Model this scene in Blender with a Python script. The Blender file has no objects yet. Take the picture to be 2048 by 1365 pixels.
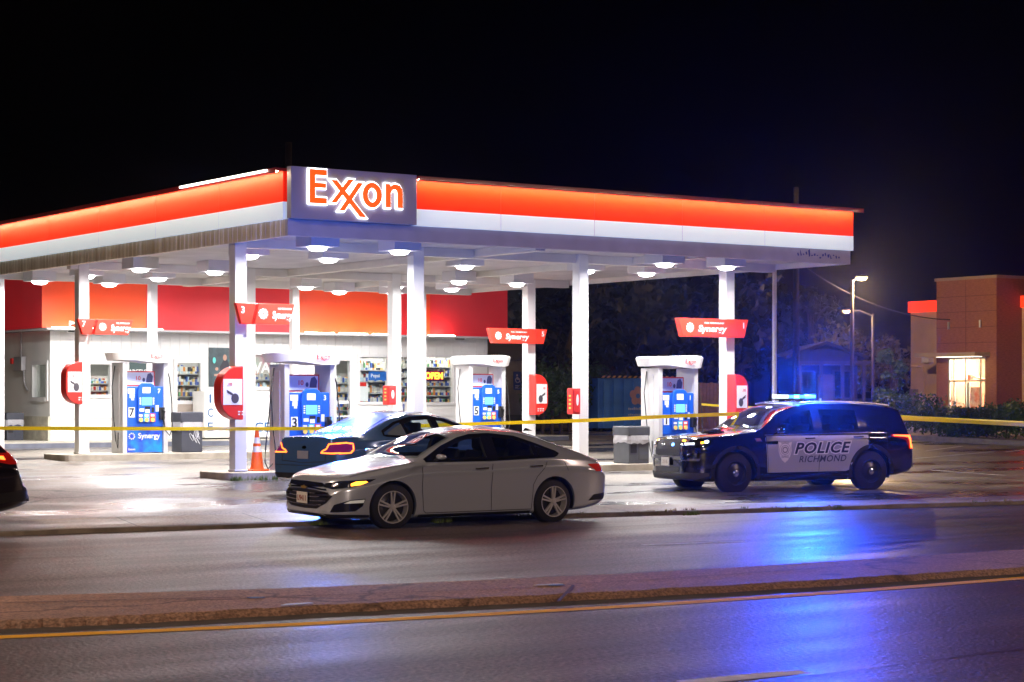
import bpy, bmesh, math, random
from mathutils import Vector, Matrix
from mathutils.bvhtree import BVHTree
from mathutils.geometry import delaunay_2d_cdt
R = math.radians
random.seed(7)
sc = bpy.context.scene
COL = sc.collection

# ------------------------------------------------------------------ camera, world, lamps, exposure
FPX, HY, CZ = 4056.0, 795.0, 1.88            # focal length and horizon in photo pixels, eye height
TH = R(34.85)
CR, SR = math.cos(TH), math.sin(TH)
cam_d = bpy.data.cameras.new('camera'); cam = bpy.data.objects.new('camera', cam_d); COL.objects.link(cam)
cam.location = (0, 0, CZ); cam.rotation_euler = (R(90), 0, -TH)
cam_d.lens = FPX / 2048 * 36; cam_d.sensor_width = 36; cam_d.shift_y = (HY - 682.5) / 2048
cam_d.clip_end = 2000; cam_d.clip_start = 0.1
cam_d.dof.use_dof = True; cam_d.dof.focus_distance = 34; cam_d.dof.aperture_fstop = 5.0
sc.camera = cam
w = bpy.data.worlds.new('World'); sc.world = w; w.use_nodes = True
nt = w.node_tree; bg = nt.nodes['Background']
sky = nt.nodes.new('ShaderNodeTexSky'); sky.sky_type = 'NISHITA'; sky.sun_disc = False
sky.sun_elevation = R(-4); sky.sun_rotation = R(200)
nt.links.new(sky.outputs[0], bg.inputs[0]); bg.inputs[1].default_value = 0.012
sc.view_settings.view_transform = 'Standard'; sc.view_settings.look = 'None'
sc.view_settings.gamma = 1; sc.view_settings.exposure = 0
sc.cycles.max_bounces = 6; sc.cycles.diffuse_bounces = 3; sc.cycles.glossy_bounces = 3
sc.cycles.transmission_bounces = 4; sc.cycles.volume_bounces = 0; sc.cycles.transparent_max_bounces = 6
sc.cycles.sample_clamp_indirect = 6; sc.cycles.caustics_reflective = False; sc.cycles.caustics_refractive = False
sc.cycles.use_light_tree = True
sc.cycles.volume_step_rate = 4; sc.cycles.volume_max_steps = 64

CANOPY_GLOW = 215      # watts of each canopy lamp
STREET_POWER = 5600
BLUE_POWER = 700
HAZE = 0.00016

# ------------------------------------------------------------------ measuring helpers (photo pixel -> point on a known plane)
def ray(px, py):
    a = (px - 1024) / FPX; u = (HY - py) / FPX
    return Vector((CR * a + SR, -SR * a + CR, u))
def onY(px, py, Y):
    d = ray(px, py); t = Y / d.y; return Vector((d.x * t, Y, CZ + d.z * t))
def onX(px, py, X):
    d = ray(px, py); t = X / d.x; return Vector((X, d.y * t, CZ + d.z * t))
def onZ(px, py, Z):
    d = ray(px, py); t = (Z - CZ) / d.z; return Vector((d.x * t, d.y * t, Z))
def atD(px, py, D):
    d = ray(px, py); return Vector((d.x * D, d.y * D, CZ + d.z * D))
def lot(Y):
    return 0.04 + 0.019 * max(0, min(Y, 75) - 26)
def onLot(px, py):
    Y = 40.0
    for _ in range(60):
        p = onZ(px, py, lot(Y)); Y = 0.5 * Y + 0.5 * p.y
    return onZ(px, py, lot(Y))

# ------------------------------------------------------------------ materials
MATS = {}
def mat(name, col, rough=0.5, metal=0.0, emi=None, es=0.0, noise=0.0, ns=4.0, bump=0.0, bs=60.0, coat=0.0,
        stretch=(1, 1, 1), col2=None, rn=0.0, detail=5.0, world=False, alpha=1.0, spec=0.5):
    if name in MATS: return MATS[name]
    m = bpy.data.materials.new(name); m.use_nodes = True
    t = m.node_tree; b = t.nodes['Principled BSDF']
    b.inputs['Base Color'].default_value = (*col, 1); b.inputs['Roughness'].default_value = rough
    b.inputs['Metallic'].default_value = metal; b.inputs['Coat Weight'].default_value = coat
    b.inputs['Coat Roughness'].default_value = 0.04; b.inputs['Specular IOR Level'].default_value = spec
    if emi: b.inputs['Emission Color'].default_value = (*emi, 1); b.inputs['Emission Strength'].default_value = es
    if alpha < 1: b.inputs['Alpha'].default_value = alpha
    if noise or bump or col2 or rn:
        tc = t.nodes.new('ShaderNodeTexCoord'); mp = t.nodes.new('ShaderNodeMapping')
        mp.inputs['Scale'].default_value = stretch
        if world:
            g = t.nodes.new('ShaderNodeNewGeometry'); t.links.new(g.outputs['Position'], mp.inputs[0])
        else: t.links.new(tc.outputs['Object'], mp.inputs[0])
    if noise or col2 or rn:
        n = t.nodes.new('ShaderNodeTexNoise'); n.inputs['Scale'].default_value = ns; n.inputs['Detail'].default_value = detail
        t.links.new(mp.outputs[0], n.inputs[0])
        cr = t.nodes.new('ShaderNodeValToRGB'); cr.color_ramp.elements[0].position = 0.32; cr.color_ramp.elements[1].position = 0.68
        a = col2 if col2 else tuple(c * (1 - noise) for c in col)
        z = col if col2 else tuple(min(1, c * (1 + noise * 0.6)) for c in col)
        cr.color_ramp.elements[0].color = (*a, 1); cr.color_ramp.elements[1].color = (*z, 1)
        t.links.new(n.outputs[0], cr.inputs[0]); t.links.new(cr.outputs[0], b.inputs['Base Color'])
        if rn:
            mr = t.nodes.new('ShaderNodeMapRange'); mr.inputs[1].default_value = 0.35; mr.inputs[2].default_value = 0.65
            mr.inputs[3].default_value = max(0.05, rough - rn); mr.inputs[4].default_value = min(1, rough + rn)
            t.links.new(n.outputs[0], mr.inputs[0]); t.links.new(mr.outputs[0], b.inputs['Roughness'])
    if bump:
        n2 = t.nodes.new('ShaderNodeTexNoise'); n2.inputs['Scale'].default_value = bs; n2.inputs['Detail'].default_value = 3
        t.links.new(mp.outputs[0], n2.inputs[0])
        bp = t.nodes.new('ShaderNodeBump'); bp.inputs['Strength'].default_value = bump; bp.inputs['Distance'].default_value = 0.02
        t.links.new(n2.outputs[0], bp.inputs['Height']); t.links.new(bp.outputs[0], b.inputs['Normal'])
    MATS[name] = m; return m
def ground_mat(name, c1, c2, ns, stretch, speck=.5, rough=.5, rn=.1, ss=42.0, bump=.4, crack=0.0, th=(.38, .62), streak=0.0):
    m = bpy.data.materials.new(name); m.use_nodes = True; t = m.node_tree; b = t.nodes['Principled BSDF']; N = t.nodes.new; K = t.links.new
    g = N('ShaderNodeNewGeometry'); mp = N('ShaderNodeMapping'); mp.inputs['Scale'].default_value = stretch; K(g.outputs['Position'], mp.inputs[0])
    n = N('ShaderNodeTexNoise'); n.inputs['Scale'].default_value = ns; n.inputs['Detail'].default_value = 8; n.inputs['Roughness'].default_value = .6; K(mp.outputs[0], n.inputs[0])
    r = N('ShaderNodeMapRange'); r.inputs[1].default_value = th[0]; r.inputs[2].default_value = th[1]; K(n.outputs[0], r.inputs[0])
    mx = N('ShaderNodeMix'); mx.data_type = 'RGBA'; mx.inputs[6].default_value = (*c2, 1); mx.inputs[7].default_value = (*c1, 1); K(r.outputs[0], mx.inputs[0])
    s_ = N('ShaderNodeTexNoise'); s_.inputs['Scale'].default_value = ss; s_.inputs['Detail'].default_value = 2; K(g.outputs['Position'], s_.inputs[0])
    sr = N('ShaderNodeMapRange'); sr.inputs[1].default_value = .36; sr.inputs[2].default_value = .68; sr.inputs[3].default_value = 1 - speck; sr.inputs[4].default_value = 1 + speck * 1.3; K(s_.outputs[0], sr.inputs[0])
    fac = sr.outputs[0]
    if crack:
        wn = N('ShaderNodeTexNoise'); wn.inputs['Scale'].default_value = 1.2; K(g.outputs['Position'], wn.inputs[0])
        ad = N('ShaderNodeMix'); ad.data_type = 'RGBA'; ad.blend_type = 'ADD'; ad.inputs[0].default_value = .9; K(g.outputs['Position'], ad.inputs[6]); K(wn.outputs[1], ad.inputs[7])
        v = N('ShaderNodeTexVoronoi'); v.feature = 'DISTANCE_TO_EDGE'; v.inputs['Scale'].default_value = crack; K(ad.outputs[2], v.inputs[0])
        cr = N('ShaderNodeMapRange'); cr.inputs[1].default_value = .0; cr.inputs[2].default_value = .012; cr.inputs[3].default_value = .35; cr.inputs[4].default_value = 1; K(v.outputs[0], cr.inputs[0])
        mu = N('ShaderNodeMath'); mu.operation = 'MULTIPLY'; K(fac, mu.inputs[0]); K(cr.outputs[0], mu.inputs[1]); fac = mu.outputs[0]
    if streak:
        m2 = N('ShaderNodeMapping'); m2.inputs['Scale'].default_value = (.05, 2.2, 1); K(g.outputs['Position'], m2.inputs[0])
        n2 = N('ShaderNodeTexNoise'); n2.inputs['Scale'].default_value = 1.0; n2.inputs['Detail'].default_value = 4; K(m2.outputs[0], n2.inputs[0])
        q = N('ShaderNodeMapRange'); q.inputs[1].default_value = .4; q.inputs[2].default_value = .62; q.inputs[3].default_value = 1 - streak; q.inputs[4].default_value = 1 + streak * .5; K(n2.outputs[0], q.inputs[0])
        mu = N('ShaderNodeMath'); mu.operation = 'MULTIPLY'; K(fac, mu.inputs[0]); K(q.outputs[0], mu.inputs[1]); fac = mu.outputs[0]
    fm = N('ShaderNodeMix'); fm.data_type = 'RGBA'; fm.blend_type = 'MULTIPLY'; fm.inputs[0].default_value = 1; K(mx.outputs[2], fm.inputs[6]); K(fac, fm.inputs[7]); K(fm.outputs[2], b.inputs['Base Color'])
    rr = N('ShaderNodeMapRange'); rr.inputs[1].default_value = th[0]; rr.inputs[2].default_value = th[1]; rr.inputs[3].default_value = rough - rn; rr.inputs[4].default_value = rough + rn; K(n.outputs[0], rr.inputs[0]); K(rr.outputs[0], b.inputs['Roughness'])
    if bump:
        bp = N('ShaderNodeBump'); bp.inputs['Strength'].default_value = bump; bp.inputs['Distance'].default_value = .015; K(s_.outputs[0], bp.inputs['Height']); K(bp.outputs[0], b.inputs['Normal'])
    MATS[name] = m; return m
def glass_mat(name, tint, ior=1.5, rough=.015, refl=1.0):
    if name in MATS: return MATS[name]
    m = bpy.data.materials.new(name); m.use_nodes = True; t = m.node_tree; t.nodes.clear(); N = t.nodes.new; K = t.links.new
    o = N('ShaderNodeOutputMaterial'); f = N('ShaderNodeFresnel'); f.inputs[0].default_value = ior; tr = N('ShaderNodeBsdfTransparent'); tr.inputs[0].default_value = (*tint, 1)
    gl = N('ShaderNodeBsdfGlossy'); gl.inputs['Roughness'].default_value = rough; gl.inputs[0].default_value = (refl, refl, refl, 1); mx = N('ShaderNodeMixShader')
    ge = N('ShaderNodeNewGeometry'); mr = N('ShaderNodeMapRange'); mr.inputs[3].default_value = ior; mr.inputs[4].default_value = 1 / ior; K(ge.outputs['Backfacing'], mr.inputs[0]); K(mr.outputs[0], f.inputs[0]); K(f.outputs[0], mx.inputs[0]); K(tr.outputs[0], mx.inputs[1]); K(gl.outputs[0], mx.inputs[2]); K(mx.outputs[0], o.inputs[0]); MATS[name] = m; return m
def goods_mat(name, cell=0.11, es=0.0):
    if name in MATS: return MATS[name]
    m = bpy.data.materials.new(name); m.use_nodes = True; t = m.node_tree; b = t.nodes['Principled BSDF']
    g = t.nodes.new('ShaderNodeTexCoord'); sn = t.nodes.new('ShaderNodeVectorMath'); sn.operation = 'SNAP'
    sn.inputs[1].default_value = (cell, cell, cell * 2.0)
    t.links.new(g.outputs['Object'], sn.inputs[0])
    wn = t.nodes.new('ShaderNodeTexWhiteNoise'); t.links.new(sn.outputs[0], wn.inputs[0])
    cr = t.nodes.new('ShaderNodeValToRGB'); cr.color_ramp.interpolation = 'CONSTANT'
    cs = [(0.0, (.82, .80, .74)), (.24, (.65, .05, .04)), (.35, (.85, .6, .2)), (.46, (.06, .12, .45)), (.56, (.8, .78, .75)),
          (.68, (.12, .35, .15)), (.76, (.8, .3, .06)), (.84, (.05, .05, .06)), (.9, (.55, .7, .8))]
    e = cr.color_ramp.elements
    e[0].position, e[0].color = cs[0][0], (*cs[0][1], 1); e[1].position, e[1].color = cs[1][0], (*cs[1][1], 1)
    for p, c in cs[2:]:
        k = e.new(p); k.color = (*c, 1)
    t.links.new(wn.outputs[0], cr.inputs[0]); t.links.new(cr.outputs[0], b.inputs['Base Color']); b.inputs['Roughness'].default_value = .4
    MATS[name] = m; return m

# ------------------------------------------------------------------ mesh builder
I4 = Matrix.Identity(4)
def F(o, right, up):
    r = Vector(right).normalized(); u = Vector(up); n = r.cross(u).normalized(); u = n.cross(r)
    return Matrix(((r.x, u.x, n.x, o[0]), (r.y, u.y, n.y, o[1]), (r.z, u.z, n.z, o[2]), (0, 0, 0, 1)))
def T(x, y, z): return Matrix.Translation((x, y, z))
class MB:
    def __init__(s, M=None): s.v = []; s.f = []; s.m = []; s.M = M or I4
    def add(s, vs, fs, m=0, M=None):
        o = len(s.v); X = s.M @ (M or I4)
        s.v += [tuple(X @ Vector(p)) for p in vs]; s.f += [tuple(i + o for i in f) for f in fs]; s.m += [m] * len(fs); return s
    def box(s, x0, x1, y0, y1, z0, z1, m=0, M=None):
        return s.add([(x0, y0, z0), (x1, y0, z0), (x1, y1, z0), (x0, y1, z0), (x0, y0, z1), (x1, y0, z1), (x1, y1, z1), (x0, y1, z1)],
              [(0, 3, 2, 1), (4, 5, 6, 7), (0, 1, 5, 4), (1, 2, 6, 5), (2, 3, 7, 6), (3, 0, 4, 7)], m, M)
    def cbox(s, cx, cy, z0, sx, sy, sz, m=0, M=None):
        return s.box(cx - sx / 2, cx + sx / 2, cy - sy / 2, cy + sy / 2, z0, z0 + sz, m, M)
    def prism(s, poly, d0, d1, m=0, M=None):            # polygon in local xy, extruded along z
        n = len(poly)
        a = sum(poly[i][0] * poly[(i + 1) % n][1] - poly[(i + 1) % n][0] * poly[i][1] for i in range(n))
        if a < 0: poly = poly[::-1]
        vs = [(p[0], p[1], d0) for p in poly] + [(p[0], p[1], d1) for p in poly]
        fs = [tuple(range(n - 1, -1, -1)), tuple(range(n, 2 * n))] + [(i, (i + 1) % n, n + (i + 1) % n, n + i) for i in range(n)]
        return s.add(vs, fs, m, M)
    def lathe(s, prof, n=24, m=0, M=None, sx=1, sy=1, cap=True):   # (r, z) about local z
        vs = []; fs = []; k = len(prof)
        for i in range(n):
            a = 2 * math.pi * i / n
            for r, z in prof: vs.append((r * math.cos(a) * sx, r * math.sin(a) * sy, z))
        for i in range(n):
            j = (i + 1) % n
            for q in range(k - 1): fs.append((i * k + q, j * k + q, j * k + q + 1, i * k + q + 1))
        if cap and prof[0][0] > 1e-6: fs.append(tuple(i * k for i in range(n - 1, -1, -1)))
        if cap and prof[-1][0] > 1e-6: fs.append(tuple(i * k + k - 1 for i in range(n)))
        return s.add(vs, fs, m, M)
    def cyl(s, x, y, z0, z1, r, n=12, m=0, r2=None):
        return s.lathe([(r, 0), (r2 if r2 else r, z1 - z0)], n, m, T(x, y, z0))
    def tube(s, pts, r, n=8, m=0, taper=None):
        pts = [Vector(p) for p in pts]; vs = []; fs = []
        for i, p in enumerate(pts):
            d = (pts[min(i + 1, len(pts) - 1)] - pts[max(i - 1, 0)]).normalized()
            a = d.cross(Vector((0, 0, 1)));
            if a.length < 1e-3: a = d.cross(Vector((0, 1, 0)))
            a.normalize(); b = d.cross(a); rr = r if taper is None else r * (1 - (1 - taper) * i / (len(pts) - 1))
            for k in range(n):
                t = 2 * math.pi * k / n; q = p + (a * math.cos(t) + b * math.sin(t)) * rr; vs.append(tuple(q))
        for i in range(len(pts) - 1):
            for k in range(n):
                fs.append((i * n + k, i * n + (k + 1) % n, (i + 1) * n + (k + 1) % n, (i + 1) * n + k))
        fs.append(tuple(range(n))); fs.append(tuple(len(pts) * n - 1 - k for k in range(n)))
        return s.add(vs, fs, m)
    def obj(s, name, mats, parent=None, smooth=False, bev=0, seg=2, angle=None):
        me = bpy.data.meshes.new(name); me.from_pydata(s.v, [], s.f); me.update()
        if not isinstance(mats, (list, tuple)): mats = [mats]
        for x in mats: me.materials.append(x)
        if len(mats) > 1: me.polygons.foreach_set('material_index', s.m)
        bm = bmesh.new(); bm.from_mesh(me); bmesh.ops.recalc_face_normals(bm, faces=bm.faces); bm.to_mesh(me); bm.free()
        if smooth:
            me.polygons.foreach_set('use_smooth', [True] * len(me.polygons))
            try: me.set_sharp_from_angle(angle=R(angle or 40))
            except Exception: pass
        o = bpy.data.objects.new(name, me); COL.objects.link(o)
        if parent: o.parent = parent
        if bev:
            md = o.modifiers.new('bevel', 'BEVEL'); md.width = bev; md.segments = seg; md.limit_method = 'ANGLE'; md.angle_limit = R(40)
        return o
def thing(name, label, cat, loc=(0, 0, 0), rz=0, group=None, rx=0, ry=0):
    o = bpy.data.objects.new(name, None); COL.objects.link(o); o.location = loc; o.rotation_euler = (rx, ry, rz)
    o.empty_display_size = .1
    return tag(o, label, cat, group)
def tag(o, label=None, cat=None, group=None, kind=None):
    if label: o['label'] = label
    if cat: o['category'] = cat
    if group: o['group'] = group
    if kind: o['kind'] = kind
    return o
def kids(o): return [c for c in bpy.data.objects if c.parent == o]
def copy_thing(o, loc, label, rz=None, name=None, parent=None):
    r = o.copy(); COL.objects.link(r); r.location = loc
    if rz is not None: r.rotation_euler.z = rz
    if label: r['label'] = label
    def rec(src, dst):
        for ch in kids(src):
            c = ch.copy(); COL.objects.link(c); c.parent = dst; rec(ch, c)
    rec(o, r); return r

_txt = {}
def text_geo(body, shear=0.0, offset=0.0, spacing=1.0, extrude=0.5):
    k = (body, shear, offset, spacing)
    if k in _txt: return _txt[k]
    cu = bpy.data.curves.new('t', 'FONT'); cu.body = body; cu.shear = shear; cu.offset = offset; cu.space_character = spacing
    cu.extrude = extrude; cu.resolution_u = 3; cu.align_x = 'CENTER'
    ob = bpy.data.objects.new('t', cu); COL.objects.link(ob)
    dg = bpy.context.evaluated_depsgraph_get(); me = ob.evaluated_get(dg).to_mesh()
    vs = [tuple(v.co) for v in me.vertices]; fs = [tuple(p.vertices) for p in me.polygons]
    bpy.data.objects.remove(ob); _txt[k] = (vs, fs); return _txt[k]
def text(mb, body, M, w=None, h=None, depth=.006, shear=0.0, offset=0.0, spacing=1.0, m=0, ref=None):
    """text fitted to width w and / or height h, centred at the frame's origin; ref: unoffset text used for the fit"""
    vs, fs = text_geo(body, shear, offset, spacing)
    rv = text_geo(ref or body, shear, 0.0, spacing)[0]
    x0 = min(v[0] for v in rv); x1 = max(v[0] for v in rv); y0 = min(v[1] for v in rv); y1 = max(v[1] for v in rv)
    sy = h / (y1 - y0) if h else w / (x1 - x0); sx = w / (x1 - x0) if w else sy
    if not h: sy = sx
    out = [((v[0] - (x0 + x1) / 2) * sx, (v[1] - (y0 + y1) / 2) * sy, (v[2] + .5) * depth) for v in vs]
    return mb.add(out, fs, m, M)
def curve_geo(polys, offset=0.0, depth=.01, resolution=3):
    """closed 2D outlines (holes inside) -> offset filled solid"""
    cu = bpy.data.curves.new('c', 'CURVE'); cu.dimensions = '2D'; cu.fill_mode = 'BOTH'; cu.extrude = depth / 2; cu.offset = offset
    for p in polys:
        s = cu.splines.new('POLY'); s.points.add(len(p) - 1)
        for q, pt in zip(s.points, p): q.co = (pt[0], pt[1], 0, 1)
        s.use_cyclic_u = True
    ob = bpy.data.objects.new('c', cu); COL.objects.link(ob)
    me = ob.evaluated_get(bpy.context.evaluated_depsgraph_get()).to_mesh()
    r = ([tuple(v.co) for v in me.vertices], [tuple(p.vertices) for p in me.polygons])
    bpy.data.objects.remove(ob); return r
def ell(cx, cy, rx, ry, n=28, a0=0, a1=360):
    return [(cx + rx * math.cos(R(a0 + (a1 - a0) * i / n)), cy + ry * math.sin(R(a0 + (a1 - a0) * i / n))) for i in range(n if a1 - a0 == 360 else n + 1)]
def exxon_polys():
    """the word mark as outlines; unit: panel 1 wide = 855"""
    E = [(0, 0), (118, 0), (118, 36), (37, 36), (37, 96), (112, 96), (112, 126), (37, 126), (37, 172), (118, 172), (118, 207), (0, 207)]
    s1 = [(150, 12), (186, 12), (310, 160), (272, 160)]           # first rising stroke
    s2 = [(205, -36), (242, -36), (375, 143), (338, 143)]         # second rising stroke
    s3 = [(148, 150), (188, 150), (398, -68), (354, -68)]         # long falling stroke
    o1 = ell(440, 72, 68, 78); o2 = ell(440, 72, 33, 44)
    n = [(537, 2), (572, 2), (572, 88), (580, 106), (594, 116), (608, 116), (619, 108), (624, 92), (624, 2), (660, 2), (660, 98), (653, 124), (637, 143), (612, 150),
         (590, 146), (571, 132), (567, 149), (537, 149)]
    return [[E], [s1], [s2], [s3], [o1, o2], [n]]
def exxon(mb, M, width, depth, off=0.0, m=0, z=0.0):
    k = width / 660.0
    for i, g in enumerate(exxon_polys()):
        g = [[((x - 330) * k, (y - 70) * k) for x, y in p] for p in g]
        vs, fs = curve_geo(g, off, depth)
        dz = z + i * 0.0009
        mb.add([(v[0], v[1], v[2] + depth / 2 + dz) for v in vs], fs, m, M)
    return mb
# ------------------------------------------------------------------ common materials
M_white = mat('white_paint', (.78, .78, .76), .45, noise=.06, ns=2)
M_col = mat('column_paint', (.74, .75, .75), .4, noise=.08, ns=1.5, stretch=(1, 1, .3))
M_soff = mat('soffit_paint', (.68, .66, .63), .55, noise=.12, ns=1.3)
M_dark = mat('dark_metal', (.03, .03, .035), .5)
M_black = mat('black_plastic', (.012, .012, .014), .45)
M_chrome = mat('chrome', (.8, .8, .82), .12, 1)
M_grey = mat('grey_metal', (.42, .42, .44), .4, .4, noise=.1)
M_red = mat('sign_red', (.72, .03, .02), .35)
M_whitelet = mat('white_lettering', (.85, .85, .85), .4)
M_conc = mat('concrete_island', (.42, .38, .31), .8, noise=.25, ns=3, bump=.4, bs=30)
M_asph = ground_mat('road_asphalt', (.095, .068, .060), (.046, .031, .030), .8, (.2, 1.2, 1), .85, .50, .07, 24, .7, 0, (.35, .65), .35)
M_lot = ground_mat('lot_surface', (.215, .19, .16), (.038, .036, .040), .36, (.5, 1.2, 1), .42, .40, .16, 30, .3, .16, (.42, .56))
M_apron = ground_mat('apron_concrete', (.31, .26, .19), (.15, .12, .10), .5, (.35, 1.3, 1), .32, .48, .18, 30, .3, 0, (.36, .6))
M_med = ground_mat('median_concrete', (.36, .21, .135), (.21, .115, .07), .9, (.5, 1.3, 1), .42, .75, .1, 36, .5, .22, (.3, .62))
M_yel = mat('yellow_road_paint', (.98, .50, .01), .85, noise=.15, ns=8, world=True, spec=.1)
M_wline = mat('white_road_paint', (.92, .92, .92), .85, noise=.2, ns=9, world=True, spec=.1)
M_earth = mat('dark_ground', (.05, .045, .04), .9, noise=.3, ns=.3, world=True)

def poly_sheet(name, pts, z, m, kind='structure', thick=None):
    mb = MB()
    if thick: mb.prism(pts, z - thick, z)
    else: mb.add([(p[0], p[1], z if not callable(z) else z(p[1])) for p in pts], [tuple(range(len(pts)))])
    return tag(mb.obj(name, m), kind=kind)
def strip(name, near, far, zf, m, kind='structure'):
    """ribbon between two polylines with the same number of points"""
    mb = MB(); vs = []; fs = []
    for a, b in zip(near, far): vs += [(a[0], a[1], zf(a[1]) if callable(zf) else zf), (b[0], b[1], zf(b[1]) if callable(zf) else zf)]
    for i in range(len(near) - 1): fs.append((2 * i, 2 * i + 2, 2 * i + 3, 2 * i + 1))
    mb.add(vs, fs); return tag(mb.obj(name, m), kind=kind)

# ------------------------------------------------------------------ ground, road, median, lot
def curbY(X):
    pts = [(-60, 27.0), (-10, 27.0), (10, 26.5), (14.2, 26.1), (19.3, 25.35), (27.6, 24.1), (60, 20.5), (130, 13)]
    for (a, b), (c, d) in zip(pts, pts[1:]):
        if X <= c: return b + (d - b) * (X - a) / (c - a)
    return pts[-1][1]
g = MB(); g.add([(-900, -500, -.08), (1200, -500, -.08), (1200, 24, -.08), (-900, 24, -.08), (-900, 75, .85), (1200, 75, .85), (1200, 1500, .9), (-900, 1500, .9)],
                [(0, 1, 2, 3), (3, 2, 5, 4), (4, 5, 6, 7)])
tag(g.obj('terrain', M_earth), kind='structure')
road = MB(); road.add([(-120, -30, 0), (200, -30, 0), (200, 27.4, 0), (-120, 27.4, 0)], [(0, 1, 2, 3)]); tag(road.obj('road', M_asph), kind='structure')
xs = [-60 + 2 * i for i in range(91)]
lotm = MB(); rows = 14; vs = []; fs = []
for i, x in enumerate(xs):
    c = curbY(x) + .16
    for j in range(rows + 1):
        y = c + (75 - c) * (j / rows) ** 1.4; vs.append((x, y, max(.045, lot(y))))
for i in range(len(xs) - 1):
    for j in range(rows):
        a = i * (rows + 1) + j; fs.append((a, a + rows + 1, a + rows + 2, a + 1))
lotm.add(vs, fs); tag(lotm.obj('parking_lot', M_lot), kind='structure')
# curb along the lot
cm = MB(); vs = []; fs = []
cx = [-60 + 1.0 * i for i in range(190)]
for x in cx:
    j = random.uniform(-.03, .03); c = curbY(x) + j; h = .058 + random.uniform(-.008, .008)
    vs += [(x, c - .02, -.02), (x, c, h), (x, c + .17, h), (x, c + .19, -.02)]
for i in range(len(cx) - 1):
    for q in range(3): fs.append((4 * i + q, 4 * i + 4 + q, 4 * i + 5 + q, 4 * i + 1 + q))
cm.add(vs, fs); tag(cm.obj('curb', mat('curb_concrete', (.20, .17, .13), .85, noise=.35, ns=4, bump=.5, bs=30, world=True)), kind='structure')
# driveway apron strip left, sheet over the lot
na = [(x, curbY(x) + .2) for x in range(-40, 61, 4)]; fa = [(x, curbY(x) + (1.9 if x < 22 else 1.5)) for x in range(-40, 61, 4)]
strip('sidewalk', na, fa, lambda y: max(.045, lot(y)) + .012, M_apron)
jm = MB()
for x in range(-10, 60, 2):
    jm.add([(x, curbY(x) + .2, lot(curbY(x)) + .02), (x + .025, curbY(x) + .2, lot(curbY(x)) + .02), (x + .425, curbY(x) + 1.85, lot(curbY(x) + 1.85) + .022), (x + .4, curbY(x) + 1.85, lot(curbY(x) + 1.85) + .022)], [(0, 1, 2, 3)])
tag(jm.obj('sidewalk_joints', M_dark), kind='structure')
# median
fe = [(0, 1193), (150, 1189), (300, 1185), (600, 1176), (950, 1161), (1300, 1145), (1700, 1121), (2048, 1099)]
ne = [(0, 1259.5), (150, 1254), (300, 1247), (600, 1230), (950, 1213), (1300, 1195), (1700, 1171), (2048, 1148)]
far = [onZ(x, y, .07) for x, y in fe]; near = [onZ(x, y, 0) for x, y in ne]
def ext(ps, L):
    d0 = (ps[0] - ps[1]).normalized(); d1 = (ps[-1] - ps[-2]).normalized()
    return [ps[0] + d0 * L] + ps + [ps[-1] + d1 * L]
far = ext(far, 60); near = ext(near, 60)
def dens(ps, n):
    o = []
    for a, b in zip(ps, ps[1:]):
        for i in range(n): o.append(a.lerp(b, i / n))
    return o + [ps[-1]]
far = dens(far, 14); near = dens(near, 14)
mm = MB(); vs = []; fs = []
for i, (a, b) in enumerate(zip(near, far)):
    j = .025 * math.sin(i * .9) + .02 * math.sin(i * 2.3 + 1) + random.uniform(-.008, .008)
    d = (b - a); d.z = 0; d.normalize()
    r = [a + d * j, a + d * (.05 + j), a + d * (.13 + j), b, b + d * .02]
    z = [0.0, .035 + random.uniform(-.006, .006), .062, .07, 0]
    vs += [(p.x, p.y, h) for p, h in zip(r, z)]
for i in range(len(near) - 1):
    for q in range(4): fs.append((5 * i + q, 5 * i + 5 + q, 5 * i + 6 + q, 5 * i + 1 + q))
mm.add(vs, fs); tag(mm.obj('median', M_med), kind='structure')
cr_ = MB()
for x0, y0, x1, y1, wd in [(1, 1206, 640, 1191, .03), (640, 1191, 1000, 1178, .02), (1120, 1203, 1150, 1170, .03), (1000, 1178, 1290, 1160, .02), (1300, 1160, 1700, 1132, .025)]:
    a = onZ(x0, y0, .0735); b = onZ(x1, y1, .0735); n = Vector((-(b - a).y, (b - a).x, 0)).normalized() * wd
    cr_.add([a, b, b + n, a + n], [(0, 1, 2, 3)])
tag(cr_.obj('median_cracks', mat('crack_dark', (.07, .04, .03), .9)), kind='structure')
yl = [onZ(x, y, 0) for x, y in [(0, 1275.5), (300, 1263), (600, 1249.5), (950, 1231), (1300, 1211), (1700, 1184), (2048, 1157)]]; yl = ext(yl, 60)
def ribbon(name, ps, wd, z, m):
    A = []; B = []
    for i, p in enumerate(ps):
        d = (ps[min(i + 1, len(ps) - 1)] - ps[max(i - 1, 0)]).normalized(); n = Vector((-d.y, d.x, 0)) * wd / 2
        A.append(p - n); B.append(p + n)
    return strip(name, A, B, z, m)
ribbon('yellow_edge_line', yl, .21, .004, M_yel)
ribbon('white_lane_line', [onZ(1370, 1367, 0), onZ(1480, 1356, 0), onZ(1570, 1348, 0), onZ(1612, 1345, 0)], .2, .004, M_wline)
ribbon('white_lane_dash', [onZ(1285, 1090.5, 0), onZ(1390, 1087, 0), onZ(1490, 1083.5, 0)], .10, .004, M_wline)
for ps_ in ([(1500, 1366), (1614, 1351), (1800, 1328), (2048, 1298)], [(0, 1116), (500, 1104), (1000, 1090)], [(1250, 1120), (1700, 1092), (2048, 1068)]):
    ribbon('tar_seam', [onZ(x, y, 0) for x, y in ps_], .035, .003, mat('tar', (.025, .02, .02), .4))
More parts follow.
